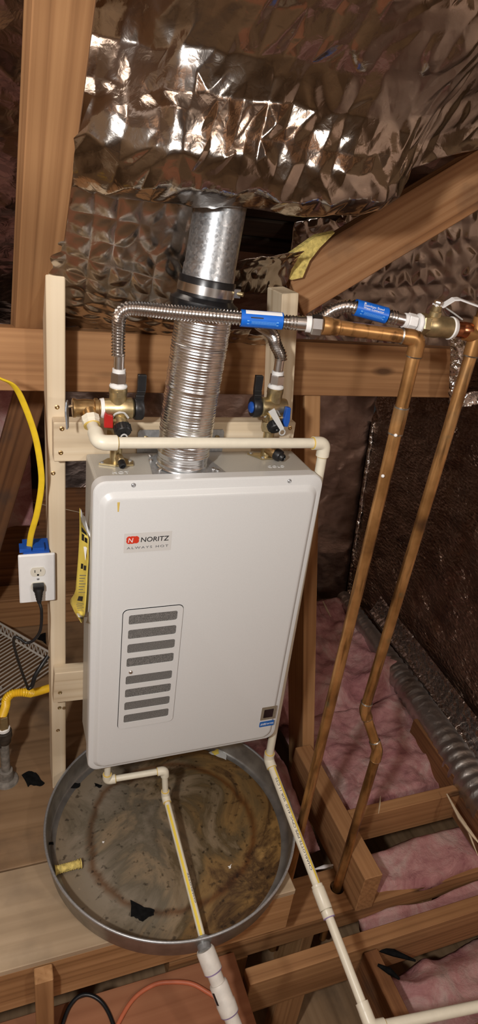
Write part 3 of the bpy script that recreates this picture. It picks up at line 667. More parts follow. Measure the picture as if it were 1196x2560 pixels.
strokes([(.72+.025*i, .726+.025*i, .4, .9-.1*(i % 2)) for i in range(5)]+[(.93, .95, .4, .8)], 'print_lines', 'greyink')
def under(u, v):
    p_ = notice(min(1, u*1.0), v*.93); return p_+Vector((.003+.006*u, .008+.004*u, -.006))
paper('backing_sheet', under, 'paperwhite', 'white backing sheet behind the yellow notice')
m = MB().prism([at(212, 1290, X=-.004), at(222, 1330, X=.004), at(214, 1400, X=-.006), at(206, 1338, X=-.008)], (-.0006, 0, 0)); setp(m.build('folded_corner', 'paperwhite'), 'folded white paper corner sticking out above the yellow notice', 'paper')
# ================================================================== VENT
vb = V(.198, .086, -.0055); vt = at(513, 775, Y=.09); vt2 = at(520, 700, Y=.09); vt3 = at(556, 490, Y=.095)
axis = spline([vb, V(.2035, .086, .10), at(493, 900, Y=.088), vt], 10)
P = resample(axis, .0014); R = []
for i in range(len(P)):
    t = i/len(P); r = .0552+(.0005, .0001, -.0006, .0)[i % 4]
    if i*.0014 < .030: r = .0535 + (.0007 if i % 7 == 0 else 0)
    if i % 61 in (0, 1): r += .0012
    R.append(r+.0006*math.sin(i*.37))
vd = MB().tube(P, R, 40).build('flexible_vent_duct', 'alum', None, True, 60); setp(vd, 'ribbed bright aluminium vent duct rising from the heater top', 'duct')
vp_ = empty('vent_pipe', vt, 'grey galvanised vent pipe with black rubber coupling above the ribbed duct', 'pipe')
ax2 = (vt3-vt2).normalized(); up0 = vt2-ax2*.02
MB().prof(up0, ax2, [(0, .0500), (.006, .0515), (.012, .0500), (.042, .0500), (.046, .0485), ((vt3-up0).length+.25, .0465)], 48).build('pipe', 'galv', vp_, True, 30)
base = vt2+ax2*((vt-vt2).dot(ax2)+.004)
MB().prof(base, ax2, [(-.012, .0560), (-.010, .0600), (.004, .0660), (.012, .0660), (.016, .0590), (.020, .0545), (.052, .0545), (.0545, .0535)], 48).build('rubber_coupling', 'rubber', vp_, True, 30)
cl = MB().prof(base+ax2*.026, ax2, [(0, .0550), (.0, .0556), (.016, .0556), (.016, .0550)], 48).build('hose_clamp', 'steel', vp_, True, 30)
q = base+ax2*.034+Vector((.052, -.022, 0)); MB().box(q-Vector((.008, .006, .008)), q+Vector((.008, .006, .008))).build('clamp_screw_housing', 'steel', cl)
MB().cyl(q, q+Vector((.012, -.010, 0)), .0045, 12).build('clamp_screw', 'brass', cl)
# ================================================================== VALVES
def hexnut(m, a, ax, h, r): return m.prof(a, ax, [(0, r*.93), (.002, r), (h-.002, r), (h, r*.93)], 6)
def valve(name, px, py, side, label, hue, mirror):
    c = V(px, py, .113); e = empty(name, V(px, py, .02), label, 'valve')
    s = side                                             # handle on +X (hot) or -X (cold)
    bodyv = MB().prof(c-Vector((.030*s, 0, 0)), (s, 0, 0), [(0, .0180), (.004, .0195), (.030, .0195), (.034, .0215), (.058, .0215), (.062, .018)], 28)
    bo_ = bodyv.build('valve_body', 'brass', e, True)
    MB().prof(c+Vector((.0, 0, .012)), (0, 0, 1), [(0, .0175), (.018, .0172), (.020, .0182), (.030, .0182), (.032, .0165)], 28).build('inlet_neck', 'brass', bo_, True)
    MB().box(c+Vector((-.006, -.0182, .026)), c+Vector((.006, -.0172, .038))).build('cast_mark', 'brass', bo_)
    MB().prof(c+Vector((0, 0, .0435)), (0, 0, 1), [(0, .0172), (.003, .0180), (.006, .0165), (.008, .0140)], 28).build('thread_tape', 'teflon', e, True)
    nut = MB(); hexnut(nut, c+Vector((0, 0, .0515)), (0, 0, 1), .022, .0165); nn = nut.build('union_nut', 'chrome', e)
    MB().prof(c+Vector((0, 0, .0735)), (0, 0, 1), [(0, .0128), (.007, .0128)], 24).build('nylon_collar', 'teflon', e, True)
    # lever handle
    hx = c+Vector((.033*s, 0, 0))
    hd = MB().prof(hx, (s, 0, 0), [(0, .0225), (.003, .0235), (.015, .0235), (.018, .021)], 32); hd.build('handle_hub', 'black', e, True)
    a0 = hx+Vector((.009*s, -.008, .008)); lv = MB()
    pts = [a0+Vector((0, 0, 0)), a0+Vector((.001*s, -.002, .022)), a0+Vector((.003*s, -.004, .032)), a0+Vector((.003*s, -.004, .064))]
    for i in range(3):
        A, B = pts[i], pts[i+1]; lv.prism([A+Vector((-.0085, 0, 0)), A+Vector((.0085, 0, 0)), B+Vector((.0085, 0, 0)), B+Vector((-.0085, 0, 0))], (0, .011, 0))
    bevel(lv.build('lever', 'black', e), .0012)
    # drain port toward the viewer below
    d0_ = c+Vector((.004*s, -.008, -.018)); dd = Vector((.06, -.80, -.52)).normalized()
    MB().prof(d0_, dd, [(0, .0125), (.012, .0125), (.014, .0145), (.020, .0145), (.022, .012)], 24).build('drain_port', 'brass', e, True)
    cp = MB().prof(d0_+dd*.020, dd, [(0, .0150), (.002, .0168), (.013, .0168), (.017, .0150), (.0172, .006), (.0150, .005), (.0148, .0005)], 24)
    capo = cp.build('drain_cap', 'black', e, True)
    for k in range(16):
        an = 2*math.pi*k/16; o1 = dd.orthogonal().normalized(); o2 = dd.cross(o1); r_ = o1*math.cos(an)+o2*math.sin(an)
        MB().cyl(d0_+dd*.022+r_*.0166, d0_+dd*.034+r_*.0166, .0016, 6).build('grip_rib', 'black', capo)
    # strap
    sp_ = spline([d0_+Vector((-.016, -.002, -.002)), d0_+Vector((-.012, -.010, .012)), d0_+Vector((.004, -.012, .016)), d0_+Vector((.015, -.010, .004))], 6)
    MB().tube(sp_, .0024, 8).build('cap_strap', 'silicone', e, True)
    # small coloured drain handle
    hk = d0_+dd*.008+Vector((-.026 if s > 0 else .026, -.004, .004))
    q_ = 1 if s > 0 else -1
    mm_ = MB().cyl(d0_+dd*.008, hk, .0045, 12); mm_.build('drain_stem', 'brass', e)
    if s > 0: bevel(MB().prism([hk+Vector((-.009, 0, -.013)), hk+Vector((.009, 0, -.014)), hk+Vector((.008, 0, .012)), hk+Vector((-.001, 0, .014)), hk+Vector((-.007, 0, .018)), hk+Vector((-.009, 0, .010))], (0, -.010, 0)).build('drain_handle', hue, e), .0015)
    else: bevel(MB().prism([hk+Vector((-.006, 0, -.017)), hk+Vector((.007, 0, -.018)), hk+Vector((.010, 0, -.004)), hk+Vector((.008, 0, .026)), hk+Vector((-.002, 0, .027)), hk+Vector((-.004, 0, .005))], (0, -.012, 0)).build('drain_handle', hue, e), .0015)
    # lower union to the heater
    un = MB(); hexnut(un, c+Vector((0, 0, -.056)), (0, 0, 1), .022, .0215); un.build('lower_union', 'brass', e)
    MB().prof(c+Vector((0, 0, -.118)), (0, 0, 1), [(0, .0125), (.064, .0125), (.064, .016), (.100, .0155)], 24).build('lower_pipe', 'brass', e, True)
    hexnut(MB(), c, (0, 0, 1), .01, .01)
    # flange on the heater top
    z = -.0062
    if s > 0: q = [(-.036, -.005), (-.014, .020), (.020, .022), (.036, .002), (.034, -.016), (-.004, -.018)]
    else: q = [(-.040, .018), (.018, .018), (.026, -.014), (-.016, -.016)]
    fl_ = MB().prism([V(px+a, py-.003+b, z) for a, b in q], (0, 0, .004)).build('flange', 'brass', e)
    for a, b in (q[0], q[2], q[3]): MB().prof(V(px+a*.82, py-.003+b*.8, z+.004), (0, 0, 1), [(0, .0042), (.002, .004), (.003, .002), (.0031, .0003)], 12).build('flange_screw', 'zinc', fl_, True)
    pr0 = V(px+.004, py-.014, z+.018)
    if s > 0:
        MB().prof(pr0, Vector((.1, -.8, -.2)), [(0, .009), (.014, .009), (.016, .0075)], 16).build('filter_stub', 'brass', e, True)
        MB().prof(pr0+Vector((.002, -.016, -.004)), Vector((.1, -.8, -.3)), [(0, .0075), (.012, .0075), (.014, .0045), (.009, .0035), (.0085, .0004)], 16).build('stub_plug', 'black', e, True)
    else:
        pr0 = V(px+.0, py-.004, z+.022)
        MB().prof(pr0, Vector((.55, -.8, -.2)), [(0, .0125), (.024, .0125), (.026, .012)], 20).build('filter_stub', 'bronze', e, True)
        dd2 = Vector((.55, -.8, -.2)).normalized(); MB().prof(pr0+dd2*.024, dd2, [(0, .0135), (.008, .0145), (.014, .013), (.016, .009), (.022, .0085), (.024, .0065), (.016, .005), (.0158, .0005)], 20).build('stub_plug', 'black', e, True)
    return e, c
hv, hc = valve('service_valve', .061, .107, 1, 'hot brass service valve with black lever and red drain handle', 'red', 1)
cvx = at(683, 1015, Y=.124)
cv, cc = valve('service_valve', cvx.x, .124, -1, 'cold brass service valve with black lever and blue drain handle', 'blue', -1)
MB().prof(cc+Vector((-.0515, -.004, 0)), (-1, 0, 0), [(0, .0125), (.003, .0125), (.006, .009), (.0063, .001)], 24).build('blue_button', 'blue', cv, True)
# white lanyard from the cold drain cap
k0 = cc+Vector((-.020, -.038, .004)); k1 = cc+Vector((.006, -.052, -.034))
lan = MB().prism([k0+Vector((-.007, 0, -.002)), k0+Vector((.006, 0, .006)), k1+Vector((.004, 0, .003)), k1+Vector((-.003, 0, -.003))], (0, -.0015, 0)); lan.build('cap_lanyard', 'silicone', cv)
ring = [k1+Vector((.001, -.001, -.006))+Vector((.0065*math.cos(a), 0, .0065*math.sin(a))) for a in [2*math.pi*i/14 for i in range(15)]]
MB().tube(ring, .0016, 6, False).build('lanyard_ring', 'silicone', cv, True)
ring = [hc+Vector((.006, -.046, -.044))+Vector((.006*math.cos(a), -.002, .006*math.sin(a))) for a in [2*math.pi*i/14 for i in range(15)]]
MB().tube(ring, .0016, 6, False).build('lanyard_ring', 'silicone', hv, True)
# ---- relief valve left of the hot valve
rvx = hc+Vector((-.034, 0, 0))
rl = empty('relief_valve', V(hc.x-.06, .107, .09), 'bronze pressure relief valve with grey lever beside the hot valve', 'valve')
MB().prof(rvx, (-1, 0, 0), [(0, .0165), (.004, .0165), (.006, .0195), (.012, .0195), (.014, .0165), (.030, .0180), (.046, .0165), (.050, .0190), (.054, .0190), (.055, .017)], 28).build('valve_body', 'bronze', rl, True)
MB().prof(rvx+Vector((.006, 0, 0)), (-1, 0, 0), [(0, .0195), (.0, .0205), (.007, .0190)], 28).build('thread_tape', 'teflon', rl, True)
lv0 = rvx+Vector((-.056, 0, .004))
MB().cyl(lv0+Vector((.002, 0, 0)), lv0+Vector((-.008, -.003, 0)), .003, 10).build('lever_pin', 'chrome', rl)
bevel(MB().prism([lv0+Vector((-.010, -.010, .010)), lv0+Vector((-.006, .006, .010)), lv0+Vector((-.004, .006, -.010)), lv0+Vector((-.005, .000, -.045)), lv0+Vector((-.009, -.012, -.045)), lv0+Vector((-.012, -.012, -.008))], (-.003, .001, 0)).build('lever', 'lever', rl), .001)
od = Vector((.10, -.78, -.62)).normalized(); oc = rvx+Vector((-.024, -.006, -.004))
MB().prof(oc, od, [(0, .0165), (.016, .0165), (.017, .013)], 24).build('outlet', 'bronze', rl, True)
# ---- CPVC discharge line
dl = empty('discharge_pipe', V(.52, .05, -1.2), 'long cream discharge pipe from relief valve, looping past the heater to the floor', 'pipe')
RP = .0112
a0 = oc+od*.014; el1 = at(247, 1107, Y=.005); 
hR = at(812, 1108, Y=.040)
Yv = .045
b1 = at(672, 1898, Y=Yv)
b0 = Vector((b1.x, Yv, hR.z)); 
cpl = at(803, 2240, Z=-1.03); end = cpl+(cpl-b1)*.0
dirn = (cpl-b1).normalized()
def pix(p_):
    q_ = p_-CAM; d_ = q_.dot(F_); return (598+FPX*q_.dot(RX)/d_, 1280-FPX*q_.dot(UP)/d_)
fin = b1
while pix(fin)[1] < 2530: fin = fin+dirn*.004
MB().tube([el1, hR.lerp(el1, .0)], RP, 20).build('pipe_run', 'cpvc', dl, True)
def socket(p_, d, L, r, name='fitting', par=None): return MB().prof(p_, d, [(0, r), (L-.0015, r), (L, r-.001)], 24).build(name, 'cpvc', par or dl, True)
def elbow(A, Pc, B, L, r, par):
    """socketed elbow at corner Pc toward A and B"""
    da_, db_ = (Vector(A)-Pc).normalized(), (Vector(B)-Pc).normalized()
    path = bend([Pc+da_*L, Pc, Pc+db_*L], L*.75, 8)
    o = MB().tube(path, r, 24).build('elbow', 'cpvc', par, True)
    for d_ in (da_, db_): MB().prof(Pc+d_*(L-.0005), d_, [(0, r*.97), (.0022, r*.9)], 24).build('cement_ring', 'glue', o, True)
    return o
MB().prof(a0, od, [(0, .0180), (.010, .0180), (.012, .0165), (.018, .0165)], 8).build('male_adapter', 'cpvc', dl)
MB().prof(a0+od*.018, od, [(0, .0165), (.003, .0160)], 24).build('cement_ring', 'glue', dl, True)
MB().tube([a0+od*.014, el1], RP, 20).build('pipe_run', 'cpvc', dl, True)
elbow(a0, el1, hR, .034, .0150, dl)
elbow(el1, hR, b0-Vector((0, 0, 1)), .030, .0148, dl)
MB().tube([hR, b1], RP, 20).build('pipe_run', 'cpvc', dl, True)
elbow(hR, b1, cpl, .026, .0150, dl)
pr_ = MB().tube([b1, fin], RP, 20).build('pipe_run', 'cpvc', dl, True)
def stripe_on(A, B, r, side, w, mat, par, name='stripe'):
    A, B = Vector(A), Vector(B); t = (B-A).normalized(); s_ = Vector(side); s_ = (s_-t*s_.dot(t)).normalized(); c_ = t.cross(s_); m = MB()
    for Pt in (A, B):
        for k in range(4):
            an = (k/3-.5)*w/r; m.v.append(tuple(Pt+(s_*math.cos(an)+c_*math.sin(an))*(r+.0003)))
    m.f = [(k, k+1, 5+k, 4+k) for k in range(3)]; return m.build(name, mat, par, True)
def print_on(body, A, B, r, side, size, width, par, mat='ink', flip=False):
    A, B = Vector(A), Vector(B); t = (B-A).normalized(); s_ = Vector(side); s_ = (s_-t*s_.dot(t)).normalized(); c_ = s_.cross(t)
    return text(body, 'print', mat, par, A+s_*(r+.0002)-c_*size*.35, t, c_, size, .0002, 0, 1, width)
tocam = (CAM-(b1+cpl)/2).normalized()
stripe_on(b1+dirn*.03, cpl-dirn*.005, RP, tocam+RX*.75, .005, 'stripe', pr_)
Lp = (cpl-b1).length
print_on('CHARLOTTE PIPE CPVC 4120  SDR 11 CTS', cpl-dirn*.06, b1, RP, tocam+RX*.12, .0085, Lp-.12, pr_)
socket(cpl-dirn*.018, dirn, .050, .0165, 'coupling'); socket(cpl+dirn*.034, dirn, .016, .0155, 'coupling'); socket(cpl-dirn*.026, dirn, .008, .0150, 'coupling')
MB().prof(cpl+dirn*.0495, dirn, [(0, .0156), (.002, .0150)], 24).build('primer_ring', 'primer', dl, True)
socket(fin-dirn*.02, dirn, .045, .0155, 'coupling')
fl2 = fin+dirn*.03
elbow(fin-dirn*.2, fl2, fl2+Vector((1, -.12, .0)), .032, .0158, dl)
MB().tube([fl2, fl2+Vector((.75, -.09, .0))], RP+.001, 20).build('pipe_run', 'cpvc', dl, True)
# ---- small condensate pipe under the heater, ending at the pan drain
PCX, PCY, PR, PRZ = .2275, -.014, .334, -.99
cd = empty('condensate_pipe', V(.2, 0, -1.03), 'thin cream pipe dropping from the heater bottom into the drain pan', 'pipe')
k0 = at(268, 1950, Y=.035); k1 = at(412, 1926, Y=.020); k2 = at(414, 1990, Y=.015); 
fz = -1.022
ang = math.atan2(at(512, 2338, Z=PRZ).y-PCY, at(512, 2338, Z=PRZ).x-PCX)
fit = V(PCX+PR*math.cos(ang), PCY+PR*math.sin(ang), fz)
inw = Vector((-math.cos(ang), -math.sin(ang), .0))
k2b = Vector((k1.x+.002, k2.y, k2.z))
k3 = fit+inw*.012+Vector((0, 0, .005))
RC = .0083
k00 = Vector((k0.x, k0.y, -H+.006+Z0))
for A, B in ((k00, k0), (k0, k1), (k1, k2), (k2, k3)): lastp = MB().tube([A, B], RC, 16).build('pipe_run', 'cpvc', cd, True)
elbow(k00, k0, k1, .021, .0120, cd); elbow(k0, k1, k2, .019, .0115, cd); elbow(k1, k2, k3, .019, .0115, cd)
tc2 = (CAM-(k2+k3)/2).normalized()
stripe_on(k2.lerp(k3, .08), k3, RC, tc2-RX*.1, .006, 'stripe', lastp)
print_on('CHARLOTTE', k3.lerp(k2, .22), k3.lerp(k2, .45), RC, tc2+RX*.75, .006, .07, lastp, 'greyink')
# ================================================================== FLEX CONNECTORS
def flexline(name, pts, label, r=.0118, tail=(None, None)):
    e = empty(name, pts[0], label, 'hose'); P = spline(pts, 14)
    corrugated(MB(), resample(P, .002)[14:], r, .0019, .0060, 18).build('corrugated_hose', 'steel', e, True, 80); return e, P
hot = [at(295, 950, Y=.107)+Vector((0, 0, .012)), at(296, 890, Y=.107), at(296, 840, Y=.107), at(297, 808, Y=.104), at(300, 788, Y=.098), at(317, 773, Y=.088), at(350, 772, Y=.072), at(430, 780, Y=.030), at(520, 788, Y=-.005), at(600, 795, Y=-.022), at(700, 804, Y=-.040), at(744, 808, Y=-.048)]
hot[0] = hc+Vector((0, 0, .0790))
e1, Ph = flexline('flex_connector', hot, 'corrugated steel hot hose arching over to the vertical copper pipe')
MB().tube([hot[0]+Vector((0, 0, -.003)), hot[0]+Vector((0, 0, .032))], .0105, 18).build('tail_tube', 'chrome', e1, True)
dh = (at(800, 813, Y=-.062)-hot[-1]).normalized()
MB().tube([hot[-1]-dh*.012, hot[-1]+dh*.018], .0125, 18).build('tail_tube', 'chrome', e1, True)
MB().prof(hot[-1]+dh*.016, dh, [(0, .0145), (.009, .0150), (.010, .012)], 20).build('nylon_collar', 'teflon', e1, True)
nut = MB(); hexnut(nut, hot[-1]+dh*.026, dh, .020, .0180); nut.build('union_nut', 'chrome', e1)
cb_ = cc+Vector((0, 0, .0790))
cold = [cb_, cb_+Vector((.002, 0, .032)), at(690, 862, Y=.119), at(683, 840, Y=.112), at(666, 822, Y=.098), at(650, 808, Y=.075), at(680, 802, Y=.058), at(740, 808, Y=.030), at(800, 797, Y=.000), at(835, 776, Y=-.018), at(870, 766, Y=-.030), at(895, 771, Y=-.036), at(925, 779, Y=-.042), at(968, 790, Y=-.048), at(992, 796, Y=-.052)]
e2, Pc_ = flexline('flex_connector', cold, 'corrugated steel cold hose ending at the ball valve')
MB().tube([cb_+Vector((0, 0, -.003)), cb_+Vector((0, 0, .030))], .0105, 18).build('tail_tube', 'chrome', e2, True)
dc = (at(1040, 808, Y=-.06)-cold[-1]).normalized()
MB().tube([cold[-1]-dc*.012, cold[-1]+dc*.018], .0122, 18).build('tail_tube', 'chrome', e2, True)
MB().prof(cold[-1]+dc*.015, dc, [(0, .0140), (.006, .0145), (.007, .012)], 20).build('nylon_collar', 'teflon', e2, True)
nut = MB(); hexnut(nut, cold[-1]+dc*.022, dc, .018, .0165); nut.build('union_nut', 'teflon', e2)
def wraplabel(P, ua, ub, Y, par, extra=None):
    A, B = Vector(ua), Vector(ub); t = (B-A).normalized()
    lb2 = MB().tube([A, A.lerp(B, .33), A.lerp(B, .66), B], .0152, 24, False).build('label_sleeve', 'labelblue', par, True)
    s_ = (CAM-A).normalized(); s_ = (s_-t*s_.dot(t)).normalized(); c_ = s_.cross(t)*-1
    c_ = t.cross(s_); c_ = -c_ if c_.z < 0 else c_
    def strip_(t0, t1, a0_, a1_, mat, nm, lift=.0003):
        m = MB(); n = 5
        for T in (t0, t1):
            for k in range(n):
                an = a0_+(a1_-a0_)*k/(n-1); m.v.append(tuple(A.lerp(B, T)+(s_*math.cos(an)+c_*math.sin(an))*(.0152+lift)))
        m.f = [(k, k+1, n+k+1, n+k) for k in range(n-1)]; return m.build(nm, mat, lb2, True)
    # drawing of a hose
    strip_(.16, .86, -.62, -.60, 'labellight', 'printed_hose'); strip_(.16, .86, -.22, -.20, 'labellight', 'printed_hose')
    for k in range(22): strip_(.25+.027*k, .262+.027*k, -.56, -.26, 'labellight', 'printed_hose')
    for t0 in (.14, .84): strip_(t0, t0+.05, -.66, -.52, 'labellight', 'printed_hose'); strip_(t0, t0+.05, -.30, -.16, 'labellight', 'printed_hose')
    return lb2, strip_, A, B, s_, c_, t
lbh, sth, *_ = wraplabel(Ph, at(602, 795, Y=-.024), at(706, 803, Y=-.042), 0, e1)
sth(.10, .97, .55, 1.15, 'paperwhite', 'printed_band', .0006)
sth(.22, .52, .08, .22, 'ink', 'printed_line')
lbc, stc, A_, B_, s_, c_, t_ = wraplabel(Pc_, at(888, 768, Y=-.034), at(966, 789, Y=-.048), 0, e2)
stc(.20, .26, .78, 1.0, 'paperwhite', 'printed_mark')
for i, (tx, el_) in enumerate((('Stainless Steel', .45), ('Water Connector', .12))):
    n_ = s_*math.cos(el_)+c_*math.sin(el_); y_ = (c_*math.cos(el_)-s_*math.sin(el_))
    text(tx, 'lettering', 'paperwhite', lbc, A_.lerp(B_, .18)+n_*.0157, t_, y_, .0062, .0001, 0, 1, (B_-A_).length*.64)
# ================================================================== COPPER LINES
ca = empty('copper_pipe', V(AX, AY, ZPT), 'copper pipe with soldered elbow fed by the hot hose, entering the plate beside the pan', 'pipe')
RCu = .0132
nd = hot[-1]+dh*.046
elA = at(1042, 848, Y=AY); elA = Vector((AX, AY, elA.z)); 
elA = Vector((AX, AY, at(1046, 845, X=AX).z))
MB().prof(nd, (elA-nd), [(0, .0165), (.016, .0165), (.018, .0150), (.030, .0150), (.032, RCu)], 24).build('adapter', 'copper', ca, True)
MB().tube([nd+(elA-nd).normalized()*.02, elA], RCu, 24).build('pipe_run', 'copper', ca, True)
botA = V(AX, AY, -1.62)
MB().tube([elA, botA], RCu, 24).build('pipe_run', 'copper', ca, True)
def cu_elbow(A, Pc, B, L, r, par):
    da_, db_ = (Vector(A)-Pc).normalized(), (Vector(B)-Pc).normalized()
    o = MB().tube(bend([Pc+da_*L, Pc, Pc+db_*L], L*.85, 10), r, 24).build('elbow', 'copper', par, True)
    for d_ in (da_, db_): MB().prof(Pc+d_*(L-.0008), d_, [(0, r*1.03), (.0028, r*.95)], 24).build('solder_ring', 'solder', o, True)
    return o
cu_elbow(nd, elA, botA, .034, .0155, ca)
zc1, zc0 = at(1005, 1018, X=AX).z, at(985, 1080, X=AX).z
co = MB().tube([Vector((AX, AY, zc1)), Vector((AX, AY, zc0))], .0150, 24).build('coupling', 'copper', ca, True)
for z in (zc1, zc0): MB().prof(Vector((AX, AY, z-.0015)), (0, 0, 1), [(0, .0152), (.003, .0152)], 24).build('solder_ring', 'solder', co, True)
for u, v in ((990, 1088), (958, 1190)):
    q = at(u, v, Y=AY-.012); MB().prof(q, (CAM-q), [(0, .004), (.003, .003), (.004, .0008)], 7).build('paint_spot', 'teflon', ca, True)
q = at(953, 1262, X=AX); MB().tube([Vector((AX, AY, q.z-.012)), Vector((AX, AY, q.z+.004))], RCu+.0003, 24).build('verdigris_band', 'solder', ca, True) if False else None
# right-hand copper line with jog
cbp = empty('copper_pipe', V(BX, BY, ZPT), 'copper pipe with a kinked offset fed from the ball valve', 'pipe')
j1 = at(940, 1868, X=BX+.004); j1 = Vector((BX+.002, BY, at(940, 1872, X=BX).z))
j2 = at(912, 1775, Y=-.075); tee = at(1193, 838, Y=-.068)
tj = Vector((tee.x, tee.y, tee.z))
MB().tube([V(BX, BY, -1.62), j1], RCu, 24).build('pipe_run', 'copper', cbp, True)
MB().tube([j1, j2], RCu*.98, 24).build('pipe_run', 'copper', cbp, True)
topB = tj+(tj-j2).normalized()*.015
MB().tube([j2, topB], RCu, 24).build('pipe_run', 'copper', cbp, True)
cu_elbow(V(BX, BY, -1.6), j1, j2, .032, .0155, cbp); cu_elbow(j1, j2, topB, .026, .0155, cbp)
teeo = MB().tube([tj+(j2-tj).normalized()*.040, tj+(tj-j2).normalized()*.035], .0160, 24).build('tee', 'copper', cbp, True)
tl = at(1165, 831, Y=-.066)
MB().tube([tl, tj], .0158, 24).build('tee_branch', 'copper', teeo, True)
MB().tube([tj+(tj-j2).normalized()*.02, tj+(tj-j2).normalized()*.10], RCu, 24).build('pipe_run', 'copper', cbp, True)
MB().prof(tj+(j2-tj).normalized()*.040, (j2-tj), [(0, .0162), (.003, .0150)], 24).build('solder_ring', 'solder', teeo, True)
# ---- brass ball valve
v0 = cold[-1]+dc*.042; v1 = at(1138, 822, Y=-.064); dv_ = (v1-v0).normalized(); Lv = (v1-v0).length
bv = empty('ball_valve', v0.lerp(v1, .5), 'brass ball valve with white steel lever beside the right copper pipe', 'valve')
hx = MB(); hexnut(hx, v0+dv_*.008, dv_, .016, .021); hx.build('hex_end', 'brass', bv)
MB().prof(v0, dv_, [(0, .0155), (.004, .0195), (.010, .0175)], 20).build('thread_tape', 'teflon', bv, True)
vbody = MB().prof(v0+dv_*.022, dv_, [(0, .019), (.008, .0225), (.024, .0225), (.034, .0205), (Lv-.036, .0205)], 28).build('valve_body', 'brass', bv, True)
MB().prof(v1-dv_*.014, dv_, [(0, .0205), (.002, .0225), (.010, .0205), (.014, .0150)], 20).build('thread_tape', 'teflon', bv, True)
MB().prof(v1, dv_, [(0, .0160), (.010, .0160), (.011, .0150), (.016, .0150), (.018, .0160), (.034, .0160)], 24).build('copper_adapter', 'copperNew', bv, True)
sm = v0+dv_*.036; ud = Vector((-.05, -.15, 1)).normalized()
MB().prof(sm+ud*.018, ud, [(0, .0120), (.010, .0115), (.012, .009), (.022, .009)], 20).build('stem', 'brass', bv, True)
hx = MB(); hexnut(hx, sm+ud*.040, ud, .008, .0085); hx.build('stem_nut', 'chrome', bv)
lp0 = sm+ud*.038; lpts = [lp0+dv_*(-.008), lp0+dv_*.010, lp0+dv_*.030+ud*.016, lp0+dv_*.042+ud*.018, lp0+dv_*.12+ud*.006]
lm = MB()
side = dv_.cross(ud).normalized()
for A, B in zip(lpts, lpts[1:]): lm.prism([A-side*.007, A+side*.007, B+side*.007, B-side*.007], ud*.003)
lm.build('lever', 'outlet', bv)
MB().tube([lp0+dv_*.012+ud*.002-side*.004, lp0+dv_*.05-ud*.012-side*.012, lp0+dv_*.075-ud*.022-side*.014], .0016, 8).build('tag_wire', 'silicone', bv, True)
# ================================================================== DRAIN PAN
pan = empty('drain_pan', V(PCX, PCY, ZPL), 'round galvanised drain pan with rusty stained floor under the heater', 'pan')
ZB = ZPL+.003
pfm = MB(); seg = 96; rings = [0.0001, .06, .12, .18, .24, .29, .316]
bm = bmesh.new(); prev = None
for r in rings:
    cur = [bm.verts.new((r*math.cos(2*math.pi*k/seg), r*math.sin(2*math.pi*k/seg), .0015*math.sin(r*40)*(r < .3))) for k in range(seg)]
    if prev:
        for k in range(seg): bm.faces.new((prev[k], prev[(k+1) % seg], cur[(k+1) % seg], cur[k]))
    else: bm.faces.new(cur)
    prev = cur
me = bpy.data.meshes.new('basin_floor'); bm.to_mesh(me); bm.free()
bf = link('basin_floor', me, 'panfloor', None, True); bf.parent = pan; bf.location = (0, 0, .003)
def wallprof(pr, name, mat):
    m = MB(); n = 128
    for r, z in pr:
        for k in range(n): m.v.append((PCX+r*math.cos(2*math.pi*k/n), PCY+r*math.sin(2*math.pi*k/n), z+Z0))
    for i in range(len(pr)-1):
        for k in range(n): m.f.append((i*n+k, i*n+(k+1) % n, (i+1)*n+(k+1) % n, (i+1)*n+k))
    return m.build(name, mat, pan, True, 50)
wallprof([(PR-.028, ZPL+.0032), (PR-.017, ZPL+.004), (PR-.011, ZPL+.010), (PR-.004, PRZ-.003), (PR-.0015, PRZ-.003), (PR-.008, ZPL+.008), (PR-.015, ZPL+.0005), (PR-.028, ZPL+.0005), (PR-.028, ZPL+.0032)], 'side_wall', 'pansteel')
wallprof([(PR-.005+.0034*(1+math.cos(a)), PRZ+.0034*math.sin(a)) for a in [2*math.pi*i/10 for i in range(11)]], 'rolled_rim', 'zinc')
ff = MB().prof(fit+inw*.020, -inw, [(0, .0145), (.003, .0175), (.012, .0175), (.014, .0155), (.030, .0155)], 24).build('drain_fitting', 'zinc', pan, True)
# ---- white PVC drain line from the pan
dp = empty('drain_pipe', fit, 'chunky white plastic drain pipe leaving the front of the pan', 'pipe')
pd0 = fit-inw*.004; pdn = at(601, 2600, Z=-1.155); pdir = (pdn-pd0).normalized()
MB().tube([pd0, pdn+pdir*.1], .0168, 24).build('pipe_run', 'pvc', dp, True)
MB().prof(pd0-pdir*.0, pdir, [(0, .019), (.004, .0215), (.048, .0215), (.050, .0195)], 24).build('coupling', 'pvc', dp, True)
MB().prof(pd0+pdir*.0485, pdir, [(0, .0218), (.0025, .0205)], 24).build('primer_ring', 'primer', dp, True)
u0 = .075
MB().prof(pd0+pdir*u0, pdir, [(0, .0195), (.003, .0212), (.040, .0208), (.043, .0225), (.066, .0215), (.068, .0185)], 24).build('union', 'pvc', dp, True)
MB().prof(pd0+pdir*(u0+.0665), pdir, [(0, .0218), (.0022, .0205)], 24).build('primer_ring', 'primer', dp, True)
tcp = (CAM-pd0).normalized()
stripe_on(pd0+pdir*.085, pd0+pdir*.112, .0210, tcp-RX*1.3, .008, 'ink', dp, 'barcode')
